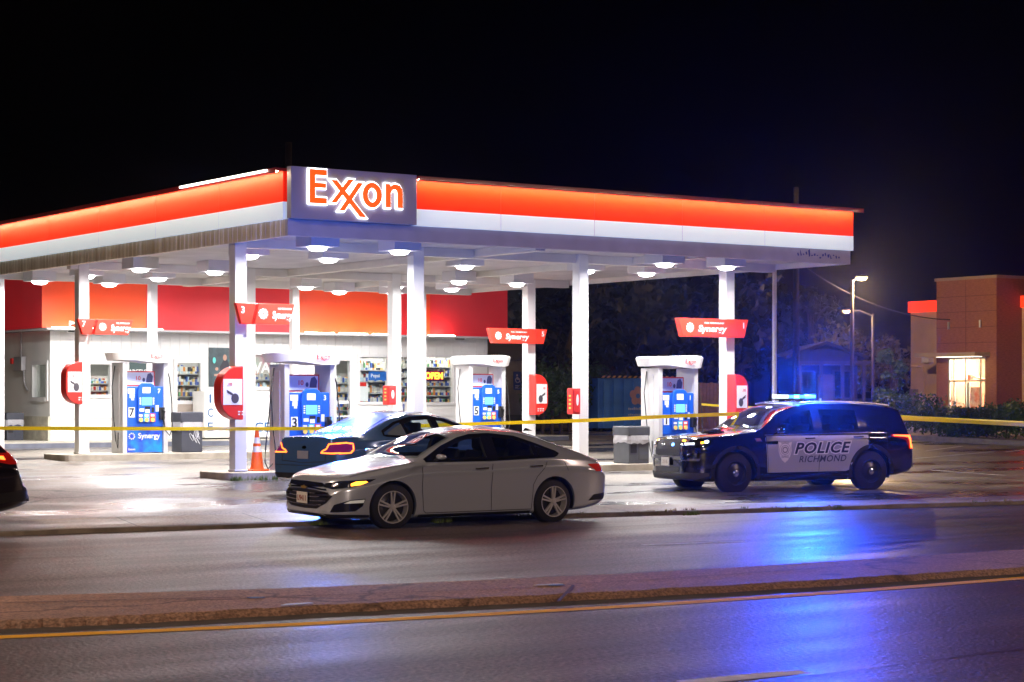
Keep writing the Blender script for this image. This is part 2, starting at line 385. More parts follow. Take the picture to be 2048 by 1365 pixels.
# dark brown strip along the gutter beside the median
ribbon('gutter_strip', [p + Vector((.10, -.16, 0)) for p in near[::3]], .36, .003, mat('gutter_strip', (.06, .045, .035), .95, noise=.4, ns=5, world=True))
# parking stripes on the right lot
for k, (a, b) in enumerate([((1830, 918), (1990, 904)), ((1860, 941), (2010, 952)), ((1850, 903), (1925, 893)), ((2010, 905), (2048, 900))]):
    ribbon('parking_stripe', [onLot(*a), onLot(*b)], .1, lambda y: lot(y) + .006, M_wline)
# litter on the median and road, cracks in lot
for k, (x, y, c, lb) in enumerate([(592, 1209, (.55, .6, .75), 'flattened pale blue scrap of litter on the median near its front edge'), (1095, 1170, (.6, .6, .65), 'thin white scrap of litter on the median beside the blue scrap'),
                       (1112, 1171, (.08, .2, .55), 'small blue scrap of litter on the median right of a white one'), (512, 1196, (.06, .14, .35), 'small dark blue scrap of litter on the median far left')]):
    p = onZ(x, y, .074); mb = MB(); wd = .16 if k in (0, 1) else .08
    mb.prism([(-wd, -.02), (-wd * .2, -.035), (wd, -.02), (wd * .8, .03), (-wd * .5, .035)], 0, .006)
    o = mb.obj('litter_scrap', mat('litter_%d' % k, c, .5)); o.location = p; o.rotation_euler.z = R(-10 * k); tag(o, lb, 'litter', 'scraps of litter on the median')
# weeds along the curb: uncountable
def tuft(mb, p, h, n, m=0):
    for _ in range(n):
        a = random.uniform(0, 6.28); l = h * random.uniform(.5, 1.2); sp = random.uniform(.1, .8) * l
        b = p + Vector((random.uniform(-.06, .06), random.uniform(-.05, .05), 0)); t = b + Vector((math.cos(a) * sp, math.sin(a) * sp, l)); q = Vector((-math.sin(a), math.cos(a), 0)) * .008
        mb.add([b - q, b + q, t], [(0, 1, 2)], m)
gm = MB()
for i in range(520):
    x = 14 + 46 * random.random(); 
    if math.sin(x * 1.7) + math.sin(x * .61 + 2) + random.uniform(-.5, .8) < .1: continue
    y = curbY(x) + random.uniform(-.03, .2); tuft(gm, Vector((x, y, .045)), random.choice([.02, .03, .04, .06]), 12, random.choice([0, 0, 1]))
for (px_, py_) in [(1385, 1030), (1378, 1031), (1667, 1018), (883, 1046), (640, 1050)]:
    p = onZ(px_, py_, .05)
    for k in range(5): tuft(gm, p + Vector((random.uniform(-.15, .15), 0, 0)), .07, 16, 1)
for k in range(26): tuft(gm, Vector((18.35 + random.random() * 1.6, 36.02 + random.uniform(-.03, .02), lot(36))), .1, 14, 1)
tag(gm.obj('grass', [mat('dry_weed', (.26, .20, .10), .8), mat('green_weed', (.14, .20, .04), .8)]), 'dry weeds growing along the curb', 'grass', kind='stuff')

# ------------------------------------------------------------------ pump islands
def island(x0, x1, y0, y1, label):
    z = lot(y0); mb = MB(); pts = []
    r = .18
    for cx_, cy_, a in [(x1 - r, y1 - r, 0), (x0 + r, y1 - r, 90), (x0 + r, y0 + r, 180), (x1 - r, y0 + r, 270)]:
        for k in range(4): pts.append((cx_ + r * math.cos(R(a + 30 * k)), cy_ + r * math.sin(R(a + 30 * k))))
    mb.prism(pts, z - .05, z + .15)
    o = mb.obj('pump_island', M_conc, bev=.015); tag(o, label, 'pump island', 'raised concrete pump islands'); return o
island(18.3, 24.4, 36.05, 37.5, 'raised concrete pump island under pump 3, with weeds at its left end')
island(26.6, 32.9, 35.9, 37.4, 'raised concrete pump island under pump 1 beside the police SUV')
island(18.35, 24.4, 44.45, 45.9, 'raised concrete pump island under pump 7 and the dark bin')
island(26.9, 33.2, 44.45, 45.9, 'raised concrete pump island under pump 5 in the back row')
IA, IB = lot(36) + .15, lot(44.4) + .15

# ------------------------------------------------------------------ canopy
CX0, CX1, CY0, CY1 = 18.6, 33.4, 34.2, 51.2
ZB, ZS = 4.97, 5.10
canopy = thing('gas_canopy', 'large flat filling station canopy with glowing red and white fascia on white columns', 'canopy', (CX0, CY0, 0))
CM = T(-CX0, -CY0, 0)
def cobj(mb, *a, **k): mb.v = [tuple(CM @ Vector(v)) for v in mb.v]; return mb.obj(*a, parent=canopy, **k)
mb = MB(); mb.box(CX0 + .1, CX1 - .1, CY0 + .1, CY1 - .1, ZS, ZS + .12)
y = CY0 + .3
while y < CY1 - .3:
    mb.box(CX0 + .12, CX1 - .12, y, y + .015, ZS - .012, ZS); y += .31
cobj(mb, 'soffit', M_soff)
mb = MB(); mb.box(CX0 + .12, CX1 - .12, CY0 + .12, CY1 - .12, 5.24, 5.9); cobj(mb, 'roof_deck', M_dark)
M_beamf = mat('fascia_beam_paint', (.46, .45, .50), .5, noise=.12, ns=2)
M_beams = mat('stained_beam', (.92, .88, .72), .6, col2=(.58, .50, .33), ns=7, stretch=(1, 1, .05), detail=6)
M_redem = mat('lit_red_panel', (.85, .036, .003), .5, emi=(1, .006, .002), es=.5, spec=.15)
M_whem = mat('lit_white_panel', (.62, .70, .76), .4, emi=(.66, .78, .92), es=.45)
M_lip = mat('lip_red', (.38, .01, .01), .4)
M_led = mat('led_strip', (1, .9, .8), .5, emi=(1, .90, .60), es=72)
mb = MB(); mb.box(CX0, CX1, CY0, CY0 + .1, ZB, 5.285); cobj(mb, 'fascia_beam', M_beamf)
mb = MB(); mb.box(CX1 - .1, CX1, CY0 + .1, CY1, ZB, 5.285); mb.box(CX0 + .1, CX1 - .1, CY1 - .1, CY1, ZB, 5.285); cobj(mb, 'fascia_beam', M_soff)
mb = MB(); yy = CY0 + .1
while yy < CY1 - .2:                             # corrugated trim on the left side
    mb.box(CX0 + (.0 if int(yy * 10) % 2 else .012), CX0 + .1, yy, yy + .1, ZB, 5.285); yy += .1
cobj(mb, 'stained_trim', M_beams)
# white and red panels: left, front (from the sign on), right, back
SX1 = 21.42
def band(name, z0, z1, m, out, lb=None):
    mb = MB()
    mb.box(SX1, CX1 + out, CY0 - out, CY0 + .08, z0, z1); cobj(mb, name, m)
    mb = MB(); mb.box(CX0 - out, CX0 + .08, CY0 + .10, CY1, z0, z1); cobj(mb, name, m)
    mb = MB(); mb.box(CX1 - .08, CX1 + out, CY0 + .085, CY1, z0, z1); mb.box(CX0 + .09, CX1 - .09, CY1 - .09, CY1 + out, z0, z1); cobj(mb, name, m)
band('white_band', 5.288, 5.62, M_whem, .05)
band('red_band', 5.622, 6.20, M_redem, .046)
for nm, z0, z1, o, m in [('lip', 6.202, 6.26, .22, M_lip)]:
    mb = MB(); mb.box(SX1, CX1 + o, CY0 - o, CY0 + .3, z0, z1); cobj(mb, 'lip', m)
    mb = MB(); mb.box(CX0 - o, CX0 + .3, CY0 + .1, CY1, z0, z1); cobj(mb, 'lip', m)
mb = MB(); mb.box(SX1 + .02, CX1 + .08, CY0 - .20, CY0 - .15, 6.190, 6.2); cobj(mb, 'led_strip', M_led)
mb = MB(); mb.box(SX1, CX1 + .22, CY0 - .22, CY0 - .21, 6.165, 6.201); cobj(mb, 'valance', M_lip)
mb = MB(); mb.box(CX0 - .22, CX0 - .21, CY0 + .1, CY1, 6.165, 6.201); cobj(mb, 'valance', M_lip)
mb = MB(); mb.box(CX0 - .20, CX0 - .15, CY0 + .12, CY1, 6.190, 6.2); cobj(mb, 'led_strip', M_led)
mb = MB(); mb.box(CX0 - .26, CX0 - .222, CY0 + .4, CY0 + 4.2, 6.205, 6.25)
cobj(mb, 'lit_edge', mat('lit_edge_white', (.9, .9, .85), .5, emi=(1, .93, .8), es=3.5))  # emission stands in for the light caught on the lip
for x in [23.5, 25.9, 28.3, 30.7]:
    mb = MB(); mb.box(x, x + .006, CY0 - .0515, CY0 - .045, 5.29, 6.2); cobj(mb, 'panel_joint', mat('joint_red', (.5, .06, .03), .5))
for yy in [37, 40, 43, 46, 49]:
    mb = MB(); mb.box(CX0 - .0515, CX0 - .045, yy, yy + .006, 5.29, 6.2); cobj(mb, 'panel_joint', mat('joint_red', (.5, .06, .03), .5))
for yy in (36.75, 45.15, 50.0):
    mb = MB(); mb.box(CX0 + .12, CX1 - .12, yy - .11, yy + .11, ZS - .2, ZS - .002); cobj(mb, 'cross_beam', M_soff)
mb = MB(); mb.box(24.5, 24.74, CY0 + .12, CY1 - .12, ZS - .17, ZS - .004); cobj(mb, 'cross_beam', M_soff)
mb = MB(); mb.box(28.9, 29.1, CY0 + .12, CY1 - .12, ZS - .15, ZS - .004); cobj(mb, 'cross_beam', M_soff)
# graffiti marks at the right end of the beam
mb = MB(); random.seed(3)
for k in range(16):
    x = 31.75 + k * .085; h = random.uniform(.03, .17) * (1.2 if k < 5 else .6); z = 5.09 + random.uniform(-.03, .05)
    mb.prism([(x, z), (x + .035, z + .01), (x + .02 + random.uniform(-.04, .04), z + h), (x - .02, z + h * .8)], 0, .003, M=Matrix(((1, 0, 0, 0), (0, 0, -1, CY0 - .001), (0, 1, 0, 0), (0, 0, 0, 1))))
cobj(mb, 'graffiti', mat('graffiti_blue', (.04, .05, .28), .5))
COLS = []
def column(x, y, base, wd=.265):
    mb = MB(); mb.box(x - wd / 2, x + wd / 2, y - wd / 2, y + wd / 2, base, ZS - .003)
    mb.box(x - wd / 2 - .02, x + wd / 2 + .02, y - wd / 2 - .02, y + wd / 2 + .02, base + .002, base + .05)
    cobj(mb, 'column', M_col, bev=.012); COLS.append((x, y))
C_A, C_B, C_C, C_D = (18.85, 36.75), (23.08, 36.75), (27.4, 36.65), (31.7, 36.6)
for c in (C_A, C_B, C_C, C_D): column(*c, IA)
for c in ((19.05, 45.15), (23.45, 45.15), (27.7, 45.15), (32.0, 45.15)): column(*c, IB)
for c in ((18.85, 50.0), (23.1, 50.0), (27.4, 50.0), (31.6, 50.0)): column(*c, lot(50), .21)

# the corner sign
sign = thing('illuminated_sign', 'grey Exxon sign with halo lit orange letters on the canopy corner', 'sign', (CX0, CY0, 5.29))
mb = MB(); mb.box(-.02, 2.8, -.17, -.002, 0, .99); mb.obj('panel', mat('sign_grey', (.38, .37, .42), .45, noise=.06, ns=1), sign, bev=.006)
FM = F((1.39, -.171, .52), (1, 0, 0), (0, 0, 1))
mb = MB(); exxon(mb, FM @ T(0, 0, 0.0), 2.08, .02, off=.026, z=.008); mb.obj('halo', mat('halo_white', (1, 1, 1), .5, emi=(.93, .97, 1), es=5), sign)
mb = MB(); exxon(mb, FM, 2.08, .03, off=.0, z=.038); mb.obj('letters', mat('letter_orange', (.9, .12, .01), .4, emi=(1, .085, .0), es=1.1), sign)

# canopy light fixtures
M_house = mat('fixture_housing', (.62, .62, .66), .5)
M_lens = mat('fixture_lens', (1, 1, 1), .4, emi=(1, .97, .96), es=30)
M_lens.cycles.emission_sampling = 'NONE'
fx = thing('canopy_light', 'x', 'ceiling light', (19.7, 35.0, ZS), group='square light fixtures under the canopy')
mb = MB(); mb.cbox(0, 0, -.26, .64, .64, .257); mb.obj('housing', M_house, fx, bev=.01)
mb = MB(); mb.lathe([(0, -.345), (.10, -.335), (.17, -.31), (.20, -.262)], 20); mb.obj('lens', M_lens, fx, smooth=True)
l = bpy.data.lights.new('canopy_lamp', 'AREA'); l.shape = 'DISK'; l.size = .38; l.energy = CANOPY_GLOW; l.color = (1, .97, .96)
lo = bpy.data.objects.new('canopy_lamp', l); COL.objects.link(lo); lo.parent = fx; lo.location = (0, 0, -.36)
rowsY = [(35.0, 'front row'), (37.9, 'second row'), (43.3, 'middle row'), (46.4, 'fourth row'), (49.4, 'back row')]
colsX = [(19.7, 'first'), (21.6, 'second'), (28.5, 'fourth'), (30.3, 'fifth')]
first = True
def put_fx(x, y, lb):
    global first
    if first: fx.location = (x, y, ZS); fx['label'] = lb; first = False
    else: copy_thing(fx, (x, y, ZS), lb)
for y, rn in rowsY:
    for x, cn in colsX:
        if rn != 'second row': cn = {'fourth': 'third', 'fifth': 'fourth'}.get(cn, cn)
        put_fx(x, y, '%s white square light from the left in the canopy ceiling, %s' % (cn, rn))
put_fx(25.3, 38.2, 'third white square light from the left in the canopy ceiling, second row')
put_fx(26.6, 47.9, 'single white square light between the fourth and back rows of the canopy')

# ------------------------------------------------------------------ fuel pumps
M_pumpb = mat('pump_blue', (.012, .11, .62), .35)
M_pumpd = mat('pump_dark_blue', (.01, .05, .38), .3)
M_pumpg = mat('pump_grey', (.62, .62, .62), .35, .2, noise=.06)
M_swirl = mat('synergy_blue', (.01, .28, .85), .35, col2=(.03, .03, .55), ns=3.2)
M_scr = mat('screen', (.1, .5, .8), .3, emi=(.25, .65, 1), es=.8)
M_lbl = mat('label_white', (.85, .87, .9), .4)
FR = lambda x, z, y=0: F((x, y, z), (1, 0, 0), (0, 0, 1))
def make_pump(num, label, loc):
    p = thing('fuel_pump', label, 'fuel pump', loc, group='blue fuel pumps on the islands')
    W, D, H = 1.16, .66, 2.18
    for s, x in ((-1, -W / 2 + .05), (1, W / 2 - .05)):
        mb = MB(); mb.cbox(x, 0, 0, .11, D, H - .01); mb.cbox(x + s * .058, 0, .06, .012, D * .4, H - .2)
        mb.obj('side_pillar', M_pumpg, p, bev=.03)
    mb = MB(); pts = []
    for k in range(40):
        a = 2 * math.pi * k / 40; c, s = math.cos(a), math.sin(a)
        pts.append((.83 * abs(c) ** .7 * (1 if c > 0 else -1), .5 * abs(s) ** .6 * (1 if s > 0 else -1)))
    mb.v = []
    n = len(pts); zb = [H + .02 - .035 * math.cos(3.6 * q[0] - 1.4) for q in pts]; zt = [H + .235 + .02 * math.cos(3.6 * q[0] - 1.2) for q in pts]
    vs = [(q[0] * .93, q[1] * .93, z) for q, z in zip(pts, zb)] + [(q[0], q[1], z) for q, z in zip(pts, zt)] + [(q[0] * .94, q[1] * .94, z + .03) for q, z in zip(pts, zt)]
    fs = [tuple(range(n - 1, -1, -1)), tuple(range(2 * n, 3 * n))] + [(i + r, (i + 1) % n + r, n + (i + 1) % n + r, n + i + r) for i in range(n) for r in (0, n)]
    mb.add(vs, fs); mb.obj('pump_canopy', M_white, p, smooth=True, angle=50)
    mb = MB(); exxon(mb, FR(.22, H + .13, -.503), .31, .006, off=.0); mb.obj('wordmark', mat('mark_red', (.7, .05, .05), .4), p)
    cw = W - .22
    mb = MB(); mb.box(-cw / 2, cw / 2, -D / 2 + .06, D / 2 - .06, .02, .62); mb.obj('lower_door', M_swirl, p, bev=.01)
    mb = MB(); text(mb, 'Synergy', FR(.12, .40, -D / 2 + .058), w=.56, depth=.004, offset=.012); text(mb, 'Exxon', FR(-.33, .10, -D / 2 + .058), w=.17, depth=.004, offset=.02)
    for k in range(9):
        a = 2 * math.pi * k / 9; mb.prism([(-.33 + .045 * math.cos(a), .41 + .045 * math.sin(a)), (-.33 + .085 * math.cos(a + .3), .41 + .085 * math.sin(a + .3)), (-.33 + .08 * math.cos(a + .7), .41 + .08 * math.sin(a + .7))], 0, .004, M=FR(0, 0, -D / 2 + .058))
    mb.obj('lettering', M_lbl, p)
    cab = MB(); cab.box(-cw / 2, cw / 2, -D / 2 + .02, D / 2 - .02, .63, 1.60); cab = cab.obj('cabinet', M_pumpb, p, bev=.02)
    mb = MB(); mb.prism([(-.20, .74), (.23, .74), (.25, 1.45), (.21, 1.63), (.13, 1.68), (-.10, 1.68), (-.18, 1.63), (-.22, 1.45)], 0, .075, M=FR(0, 0, -D / 2 + .022)); ft = mb.obj('control_module', M_pumpb, p, bev=.02)
    yf = -D / 2 - .056
    mb = MB(); mb.box(-.12, .14, yf, yf + .02, 1.15, 1.34); mb.obj('screen', M_scr, ft)
    for q in ((-.10, .10, 1.44, 1.58), (-.18, -.06, 1.0, 1.07), (-.03, .08, .97, 1.05)):
        mb = MB(); mb.box(q[0], q[1], yf - .002, yf + .02, q[2], q[3]); mb.obj('white_label', M_lbl, ft)
    for s in (-.16, .18):
        for k in range(4): mb = MB(); mb.box(s - .02, s + .02, yf - .002, yf + .02, 1.17 + .045 * k, 1.195 + .045 * k); mb.obj('side_key', M_lbl, ft)
    mb = MB(); mb.box(-.04, .1, yf - .001, yf + .02, 1.06, 1.12); mb.box(.13, .2, yf - .002, yf + .02, .98, 1.1); mb.obj('card_slot', M_black, ft)
    for x, c, nme in ((-.15, (.03, .10, .5), 'blue'), (.0, (.1, .55, .75), 'cyan'), (.155, (.75, .06, .04), 'red')):
        mb = MB(); mb.box(x - .07, x + .07, yf - .004, yf + .02, .755, .95); b = mb.obj('grade_panel', mat('grade_' + nme, c, .4), ft)
        mb = MB(); mb.cyl(0, 0, 0, .02, .05, 12); mb.v = [(v[0] + x, yf - .005 - v[2], v[1] + .80) for v in mb.v]; mb.obj('button', mat('button_yellow', (.9, .65, .15), .4), b)
        mb = MB(); mb.box(x - .045, x + .045, yf - .008, yf, .88, .93); mb.obj('price_label', M_lbl, b)
    mb = MB(); yy = -D / 2 + .019
    for q in ((-.45, -.27, 1.43, 1.55), (-.40, -.28, 1.32, 1.42), (-.36, -.29, 1.27, 1.319), (.27, .35, 1.0, 1.15)):
        mb = MB(); mb.box(q[0], q[1], yy - .002, yy + .01, q[2], q[3]); mb.obj('notice_sticker', M_lbl, cab)
    mb = MB(); mb.box(-.43, -.27, yy - .003, yy + .01, .86, 1.10); pl = mb.obj('number_plate', M_lbl, p)
    mb = MB(); text(mb, num, FR(-.35, .98, yy - .004), h=.19, depth=.003, offset=.02); mb.obj('number', M_black, pl)
    mb = MB(); text(mb, num, FR(.36, 1.49, yy - .001), h=.10, depth=.003, offset=.02); mb.obj('number', M_lbl, cab)
    # topper advert
    mb = MB(); mb.box(-cw / 2 + .01, cw / 2 - .12, -.09, -.05, 1.61, 1.97); tp = mb.obj('advert_frame', mat('advert_red', (.6, .03, .04), .4), p)
    mb = MB(); mb.box(-cw / 2 + .01, cw / 2 - .15, -.096, -.088, 1.65, 1.94); mb.obj('advert', mat('advert_pale', (.55, .58, .74), .4), tp)
    mb = MB(); mb.box(-cw / 2 + .01, cw / 2 - .15, -.0985, -.0955, 1.645, 1.70); mb.obj('advert_band', M_lbl, tp)
    mb = MB(); text(mb, '10', FR(-.08, 1.80, -.0955), h=.10, depth=.004, offset=.015); mb.obj('price', M_red, tp)
    mb = MB(); mb.prism([(.12, 1.70), (.28, 1.70), (.30, 1.84), (.24, 1.93), (.16, 1.90), (.13, 1.80)], 0, .005, M=FR(0, 0, -.096)); mb.prism(ell(.06, 1.76, .035, .05, 12), 0, .005, M=FR(0, 0, -.096)); mb.obj('figure', mat('advert_navy', (.05, .06, .16), .5), tp)
    # nozzle and hose on the right
    mb = MB(); mb.cbox(.41, -D / 2 - .03, .80, .12, .10, .30); nz = mb.obj('nozzle_boot', M_black, p, bev=.01)
    mb = MB(); mb.tube([(.41, -D / 2 - .08, 1.05), (.43, -D / 2 - .14, 1.0), (.43, -D / 2 - .12, .86), (.41, -D / 2 - .10, .80)], .022, 8); mb.obj('nozzle', M_black, nz, smooth=True)
    mb = MB(); mb.tube([(.58, -.2, 2.1), (.66, -.26, 1.8), (.68, -.34, 1.2), (.66, -.42, .6), (.58, -.44, .42), (.47, -.42, .55), (.43, -.42, .85)], .015, 8); mb.obj('hose', M_black, p, smooth=True)
    mb = MB(); mb.tube([(-.60, .1, 2.1), (-.66, .12, 1.6), (-.68, .0, .9), (-.66, -.1, .3), (-.62, -.12, .12), (-.6, -.1, .5)], .012, 8); mb.obj('hose', M_black, p, smooth=True)
    return p
make_pump('7', 'blue and grey fuel pump number 7 in the back row at left', (20.55, 45.2, IB))
make_pump('3', 'blue and grey fuel pump number 3 behind the dark police sedan', (20.35, 36.8, IA))
make_pump('5', 'blue and grey fuel pump number 5 in front of the handicap sign', (30.45, 45.2, IB))
make_pump('1', 'blue and grey fuel pump number 1 in front of the police SUV', (29.95, 36.6, IA))

# ------------------------------------------------------------------ red flag signs
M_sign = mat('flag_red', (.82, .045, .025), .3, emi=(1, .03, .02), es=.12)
def flag_sign(col, y, dirn, zc, hh, x_end, num, label):
    cx_ = col[0]; t = thing('flag_sign', label, 'sign', (cx_, y, zc), group='red Synergy flag signs on the canopy columns')
    L = abs(x_end - cx_); d = dirn; sl = .13; h = hh / 2
    pts = [(d * .06, -h), (d * (L - sl), -h), (d * L, h), (d * .16, h)]
    mb = MB(); mb.prism(pts, 0, .16, M=FR(0, 0, .0)); mb.obj('main_panel', M_sign, t, bev=.012)
    pts = [(d * .03, -h), (d * .12, h), (-d * .32, h), (-d * .2, -h)]
    mb = MB(); mb.prism(pts, -.02, .10, M=FR(0, 0, .0)); wg = mb.obj('number_wing', M_sign, t, bev=.012)
    mb = MB(); text(mb, num, FR(-d * .17, h * .35, -.102), h=.13, depth=.004, offset=.02); mb.obj('number', M_whitelet, wg)
    mid = d * (L * .54)
    mb = MB(); text(mb, 'Synergy', FR(mid + .16, -.04, -.162), w=L * .46, h=.19, depth=.004, offset=.02, shear=.15)
    text(mb, 'FUEL TECHNOLOGY', FR(mid + .22, h * .52, -.162), w=L * .32, h=.035, depth=.004, offset=.02)
    for k in range(10):
        a = 2 * math.pi * k / 10; ox = mid - L * .28; r1 = h * .30; r2 = h * .52
        mb.prism([(ox + r1 * math.cos(a), r1 * math.sin(a)), (ox + r2 * math.cos(a + .25), r2 * math.sin(a + .25)), (ox + r2 * math.cos(a + .6), r2 * math.sin(a + .6)), (ox + r1 * math.cos(a + .45), r1 * math.sin(a + .45))], 0, .004, M=FR(0, 0, -.162))
    vs, fs = curve_geo([ell(mid - L * .28, 0, h * .24, h * .24, 16), ell(mid - L * .28, 0, h * .12, h * .12, 12)], 0, .004); mb.add([(v[0], v[1], v[2] + .002) for v in vs], fs, 0, FR(0, 0, -.162))
    mb.obj('lettering', M_whitelet, t)
    mb = MB(); mb.box(-.04, .04, -.02, .10, -.03, .03); mb.obj('bracket', M_grey, t)
def xat(px_, Y): return onY(px_, 700, Y).x
flag_sign((18.95, 0), 36.50, 1, 3.56, .42, xat(587, 36.4), '3', 'red Synergy flag sign above pump 3, nearest of the four')
flag_sign((19.12, 0), 44.90, 1, 3.54, .36, xat(265, 44.8), '7', 'red Synergy flag sign above pump 7 at the left')
flag_sign((31.75, 0), 36.35, -1, 3.50, .43, xat(1357, 36.2), '1', 'red Synergy flag sign above pump 1 behind the police SUV')
flag_sign((32.05, 0), 44.90, -1, 3.53, .40, xat(976, 44.8), '5', 'red Synergy flag sign above pump 5 in front of the dark trees')

# ------------------------------------------------------------------ D shaped squeegee stations on columns
def station(x, y, z0, z1, d, wd, label, face=True):
    t = thing('squeegee_station', label, 'wall box', (x, y, z0), group='rounded red service boxes on the columns')
    H = z1 - z0; r = wd * .85; pts = [(0, 0), (d * (wd - r), 0)]
    pts += [(d * (wd - r + r * math.sin(R(a))), r - r * math.cos(R(a))) for a in range(10, 91, 10)]
    pts += [(d * (wd - r + r * math.cos(R(a))), H - r + r * math.sin(R(a))) for a in range(0, 91, 10)] + [(0, H)]
    mb = MB(); mb.prism(pts, -.16, .16, M=FR(0, 0, 0)); mb.obj('body', M_red, t, bev=.015)
    a0, a1 = sorted((d * .03, d * (wd - .05)))
    mb = MB(); mb.box(a0, a1, -.168, -.158, H * .28, H * .76); ps = mb.obj('poster', mat('poster_white', (.85, .85, .85), .4), t)
    mb = MB(); mb.prism(ell(d * wd * .38, H * .40, wd * .17, .10, 14), 0, .004, M=FR(0, 0, -.169)); mb.prism([(d * wd * .4, H * .43), (d * wd * .72, H * .50), (d * wd * .75, H * .56), (d * wd * .5, H * .5)], 0, .005, M=FR(0, 0, -.169))
    mb.obj('pump_picture', mat('picture_dark', (.07, .06, .08), .5), ps)
    mb = MB(); text(mb, '.10', FR(d * wd * .62, H * .66, -.169), h=.06, depth=.004, offset=.02); mb.obj('price', M_red, ps)
    mb = MB(); 
    for k in range(3):
        mb.box(d * wd * .2 - .02 + (.08 * k), d * wd * .2 + .03 + (.08 * k), -.166, -.158, H * .14, H * .165); mb.box(d * wd * .2 - .02 + (.08 * k), d * wd * .2 + .02 + (.08 * k), -.166, -.158, H * .09, H * .115)
    mb.obj('small_print', M_whitelet, t)
    return t
# left pair face away from the pump, right pair bulge right
station(18.72, 36.42, 1.43, 2.50, -1, .50, 'rounded red service box with poster on the column left of pump 3')
station(18.98, 45.1, 1.72, 2.72, -1, .42, 'rounded red service box on the column left of pump 7')
station(31.58, 36.3, 1.32, 2.42, 1, .40, 'rounded red service box on the column behind the police SUV')
station(31.9, 44.85, 1.40, 2.5, 1, .42, 'rounded red service box on the column right of pump 5')
def red_box(x, y, z, w_, h, label, depth=.22):
    t = thing('extinguisher_box', label, 'extinguisher box', (x, y, z), group='red extinguisher boxes on columns')
    mb = MB(); mb.box(-w_, 0, -depth, 0, 0, h); mb.obj('body', M_red, t, bev=.02)
    mb = MB(); mb.box(-w_ * .85, -w_ * .1, -depth - .012, -depth + .01, .04, h - .05); mb.obj('door', mat('box_red', (.78, .04, .04), .35), t, bev=.01)
    mb = MB(); mb.prism(ell(-w_ * .45, h * .55, w_ * .16, h * .22, 14), 0, .006, M=FR(0, 0, -depth - .012)); mb.obj('window', M_lbl, t)
    mb = MB()
    for k in range(4): mb.box(-w_ - .004, -w_ + .002, -depth * .7, -depth * .35, .12 + k * .09, .16 + k * .09)
    mb.obj('lettering', mat('yellow_letter', (.9, .6, .1), .5), t)
red_box(27.13, 36.5, 1.50, .22, .58, 'red extinguisher box on the column between pumps 5 and 1')
red_box(27.5, 44.98, 1.68, .26, .5, 'red extinguisher box on the column in front of the yellow packets', .26)

# ------------------------------------------------------------------ bins, cone
M_bin = mat('bin_grey', (.075, .08, .09), .5, noise=.15)
M_bag = mat('bin_bag', (.42, .42, .45), .25, bump=.6, bs=14)
def bin_(loc, label, W_=.62, H_=.92, dark=False, graffiti=False):
    m = mat('bin_dark', (.05, .055, .075), .5, noise=.1) if dark else M_bin
    t = thing('trash_bin', label, 'trash bin', loc)
    mb = MB(); mb.cbox(0, 0, 0, W_ * .94, W_ * .94, H_ * .62); mb.obj('body', m, t, bev=.02)
    mb = MB(); n = 28
    for z, s_ in ((H_ * .60, .98), ): pass
    vs = []; fs = []
    for i in range(n):
        a = 2 * math.pi * i / n; c, s_ = math.cos(a), math.sin(a); q = max(abs(c), abs(s_)); 
        for z, k in ((H_ * .54 + random.uniform(-.04, .03), .515), (H_ * .62, .52 + random.uniform(-.01, .015)), (H_ * .74, .50)): vs.append((c / q * W_ * k, s_ / q * W_ * k, z))
    for i in range(n):
        j = (i + 1) % n
        for q in range(2): fs.append((3 * i + q, 3 * j + q, 3 * j + q + 1, 3 * i + q + 1))
    mb.add(vs, fs); mb.obj('bag', M_bag, t)
    mb = MB(); mb.cbox(0, 0, H_ * .72, W_, W_, H_ * .26); mb.obj('lid', m, t, bev=.03)
    if graffiti:
        mb = MB(); random.seed(5)
        for k in range(7):
            p = []; ax, az = random.uniform(-.02, .16), random.uniform(.28, .48)
            for q in range(7): p.append((ax + .06 * math.cos(q * 1.1 + k), -W_ * .47 - .004, az + .1 * math.sin(q * 1.1 + k * .7)))
            mb.tube(p, .005, 4)
        mb.obj('graffiti', M_lbl, t)
    else:
        mb = MB(); mb.box(-W_ * .40, -W_ * .12, -W_ * .47 - .006, -W_ * .4, H_ * .28, H_ * .50); mb.obj('opening', M_black, t)
        mb = MB(); mb.box(-W_ * .02, W_ * .38, -W_ * .47 - .008, -W_ * .4, H_ * .10, H_ * .5); mb.obj('door_panel', m, t, bev=.006)
    return t
bin_((28.62, 36.35, IA), 'grey square trash bin with white bag beside pump 1', .62, .86)
bp = onY(374, 880, 45.2); bin_((bp.x, 45.2, IB), 'dark trash bin with white graffiti scribble near pump 7', .60, 1.0, True, True)
bp = onLot(33, 890); bin_((bp.x + .1, bp.y + .6, lot(bp.y) + .1), 'dark trash bin with bag beside the store side wall', .52, .80, True)
cp = onZ(514, 944, IA - .02)
t = thing('traffic_cone', 'orange traffic cone with white collar on the island beside pump 3', 'traffic cone', (cp.x, cp.y, IA))
M_or = mat('cone_orange', (.95, .13, .015), .4)
mb = MB(); mb.cbox(0, 0, 0, .38, .38, .035); mb.obj('base', M_or, t, bev=.01)
mb = MB(); mb.lathe([(.155, .03), (.13, .08), (.098, .38)], 24); mb.lathe([(.052, .68), (.03, .88), (.0, .90)], 24); mb.obj('cone_body', M_or, t, smooth=True)
mb = MB(); mb.lathe([(.099, .381), (.082, .50)], 24); mb.lathe([(.074, .56), (.053, .679)], 24); mb.obj('white_collar', mat('reflective_white', (.9, .9, .9), .3), t, smooth=True)
mb = MB(); mb.lathe([(.0815, .501), (.0745, .559)], 24); mb.obj('orange_ring', M_or, t, smooth=True)
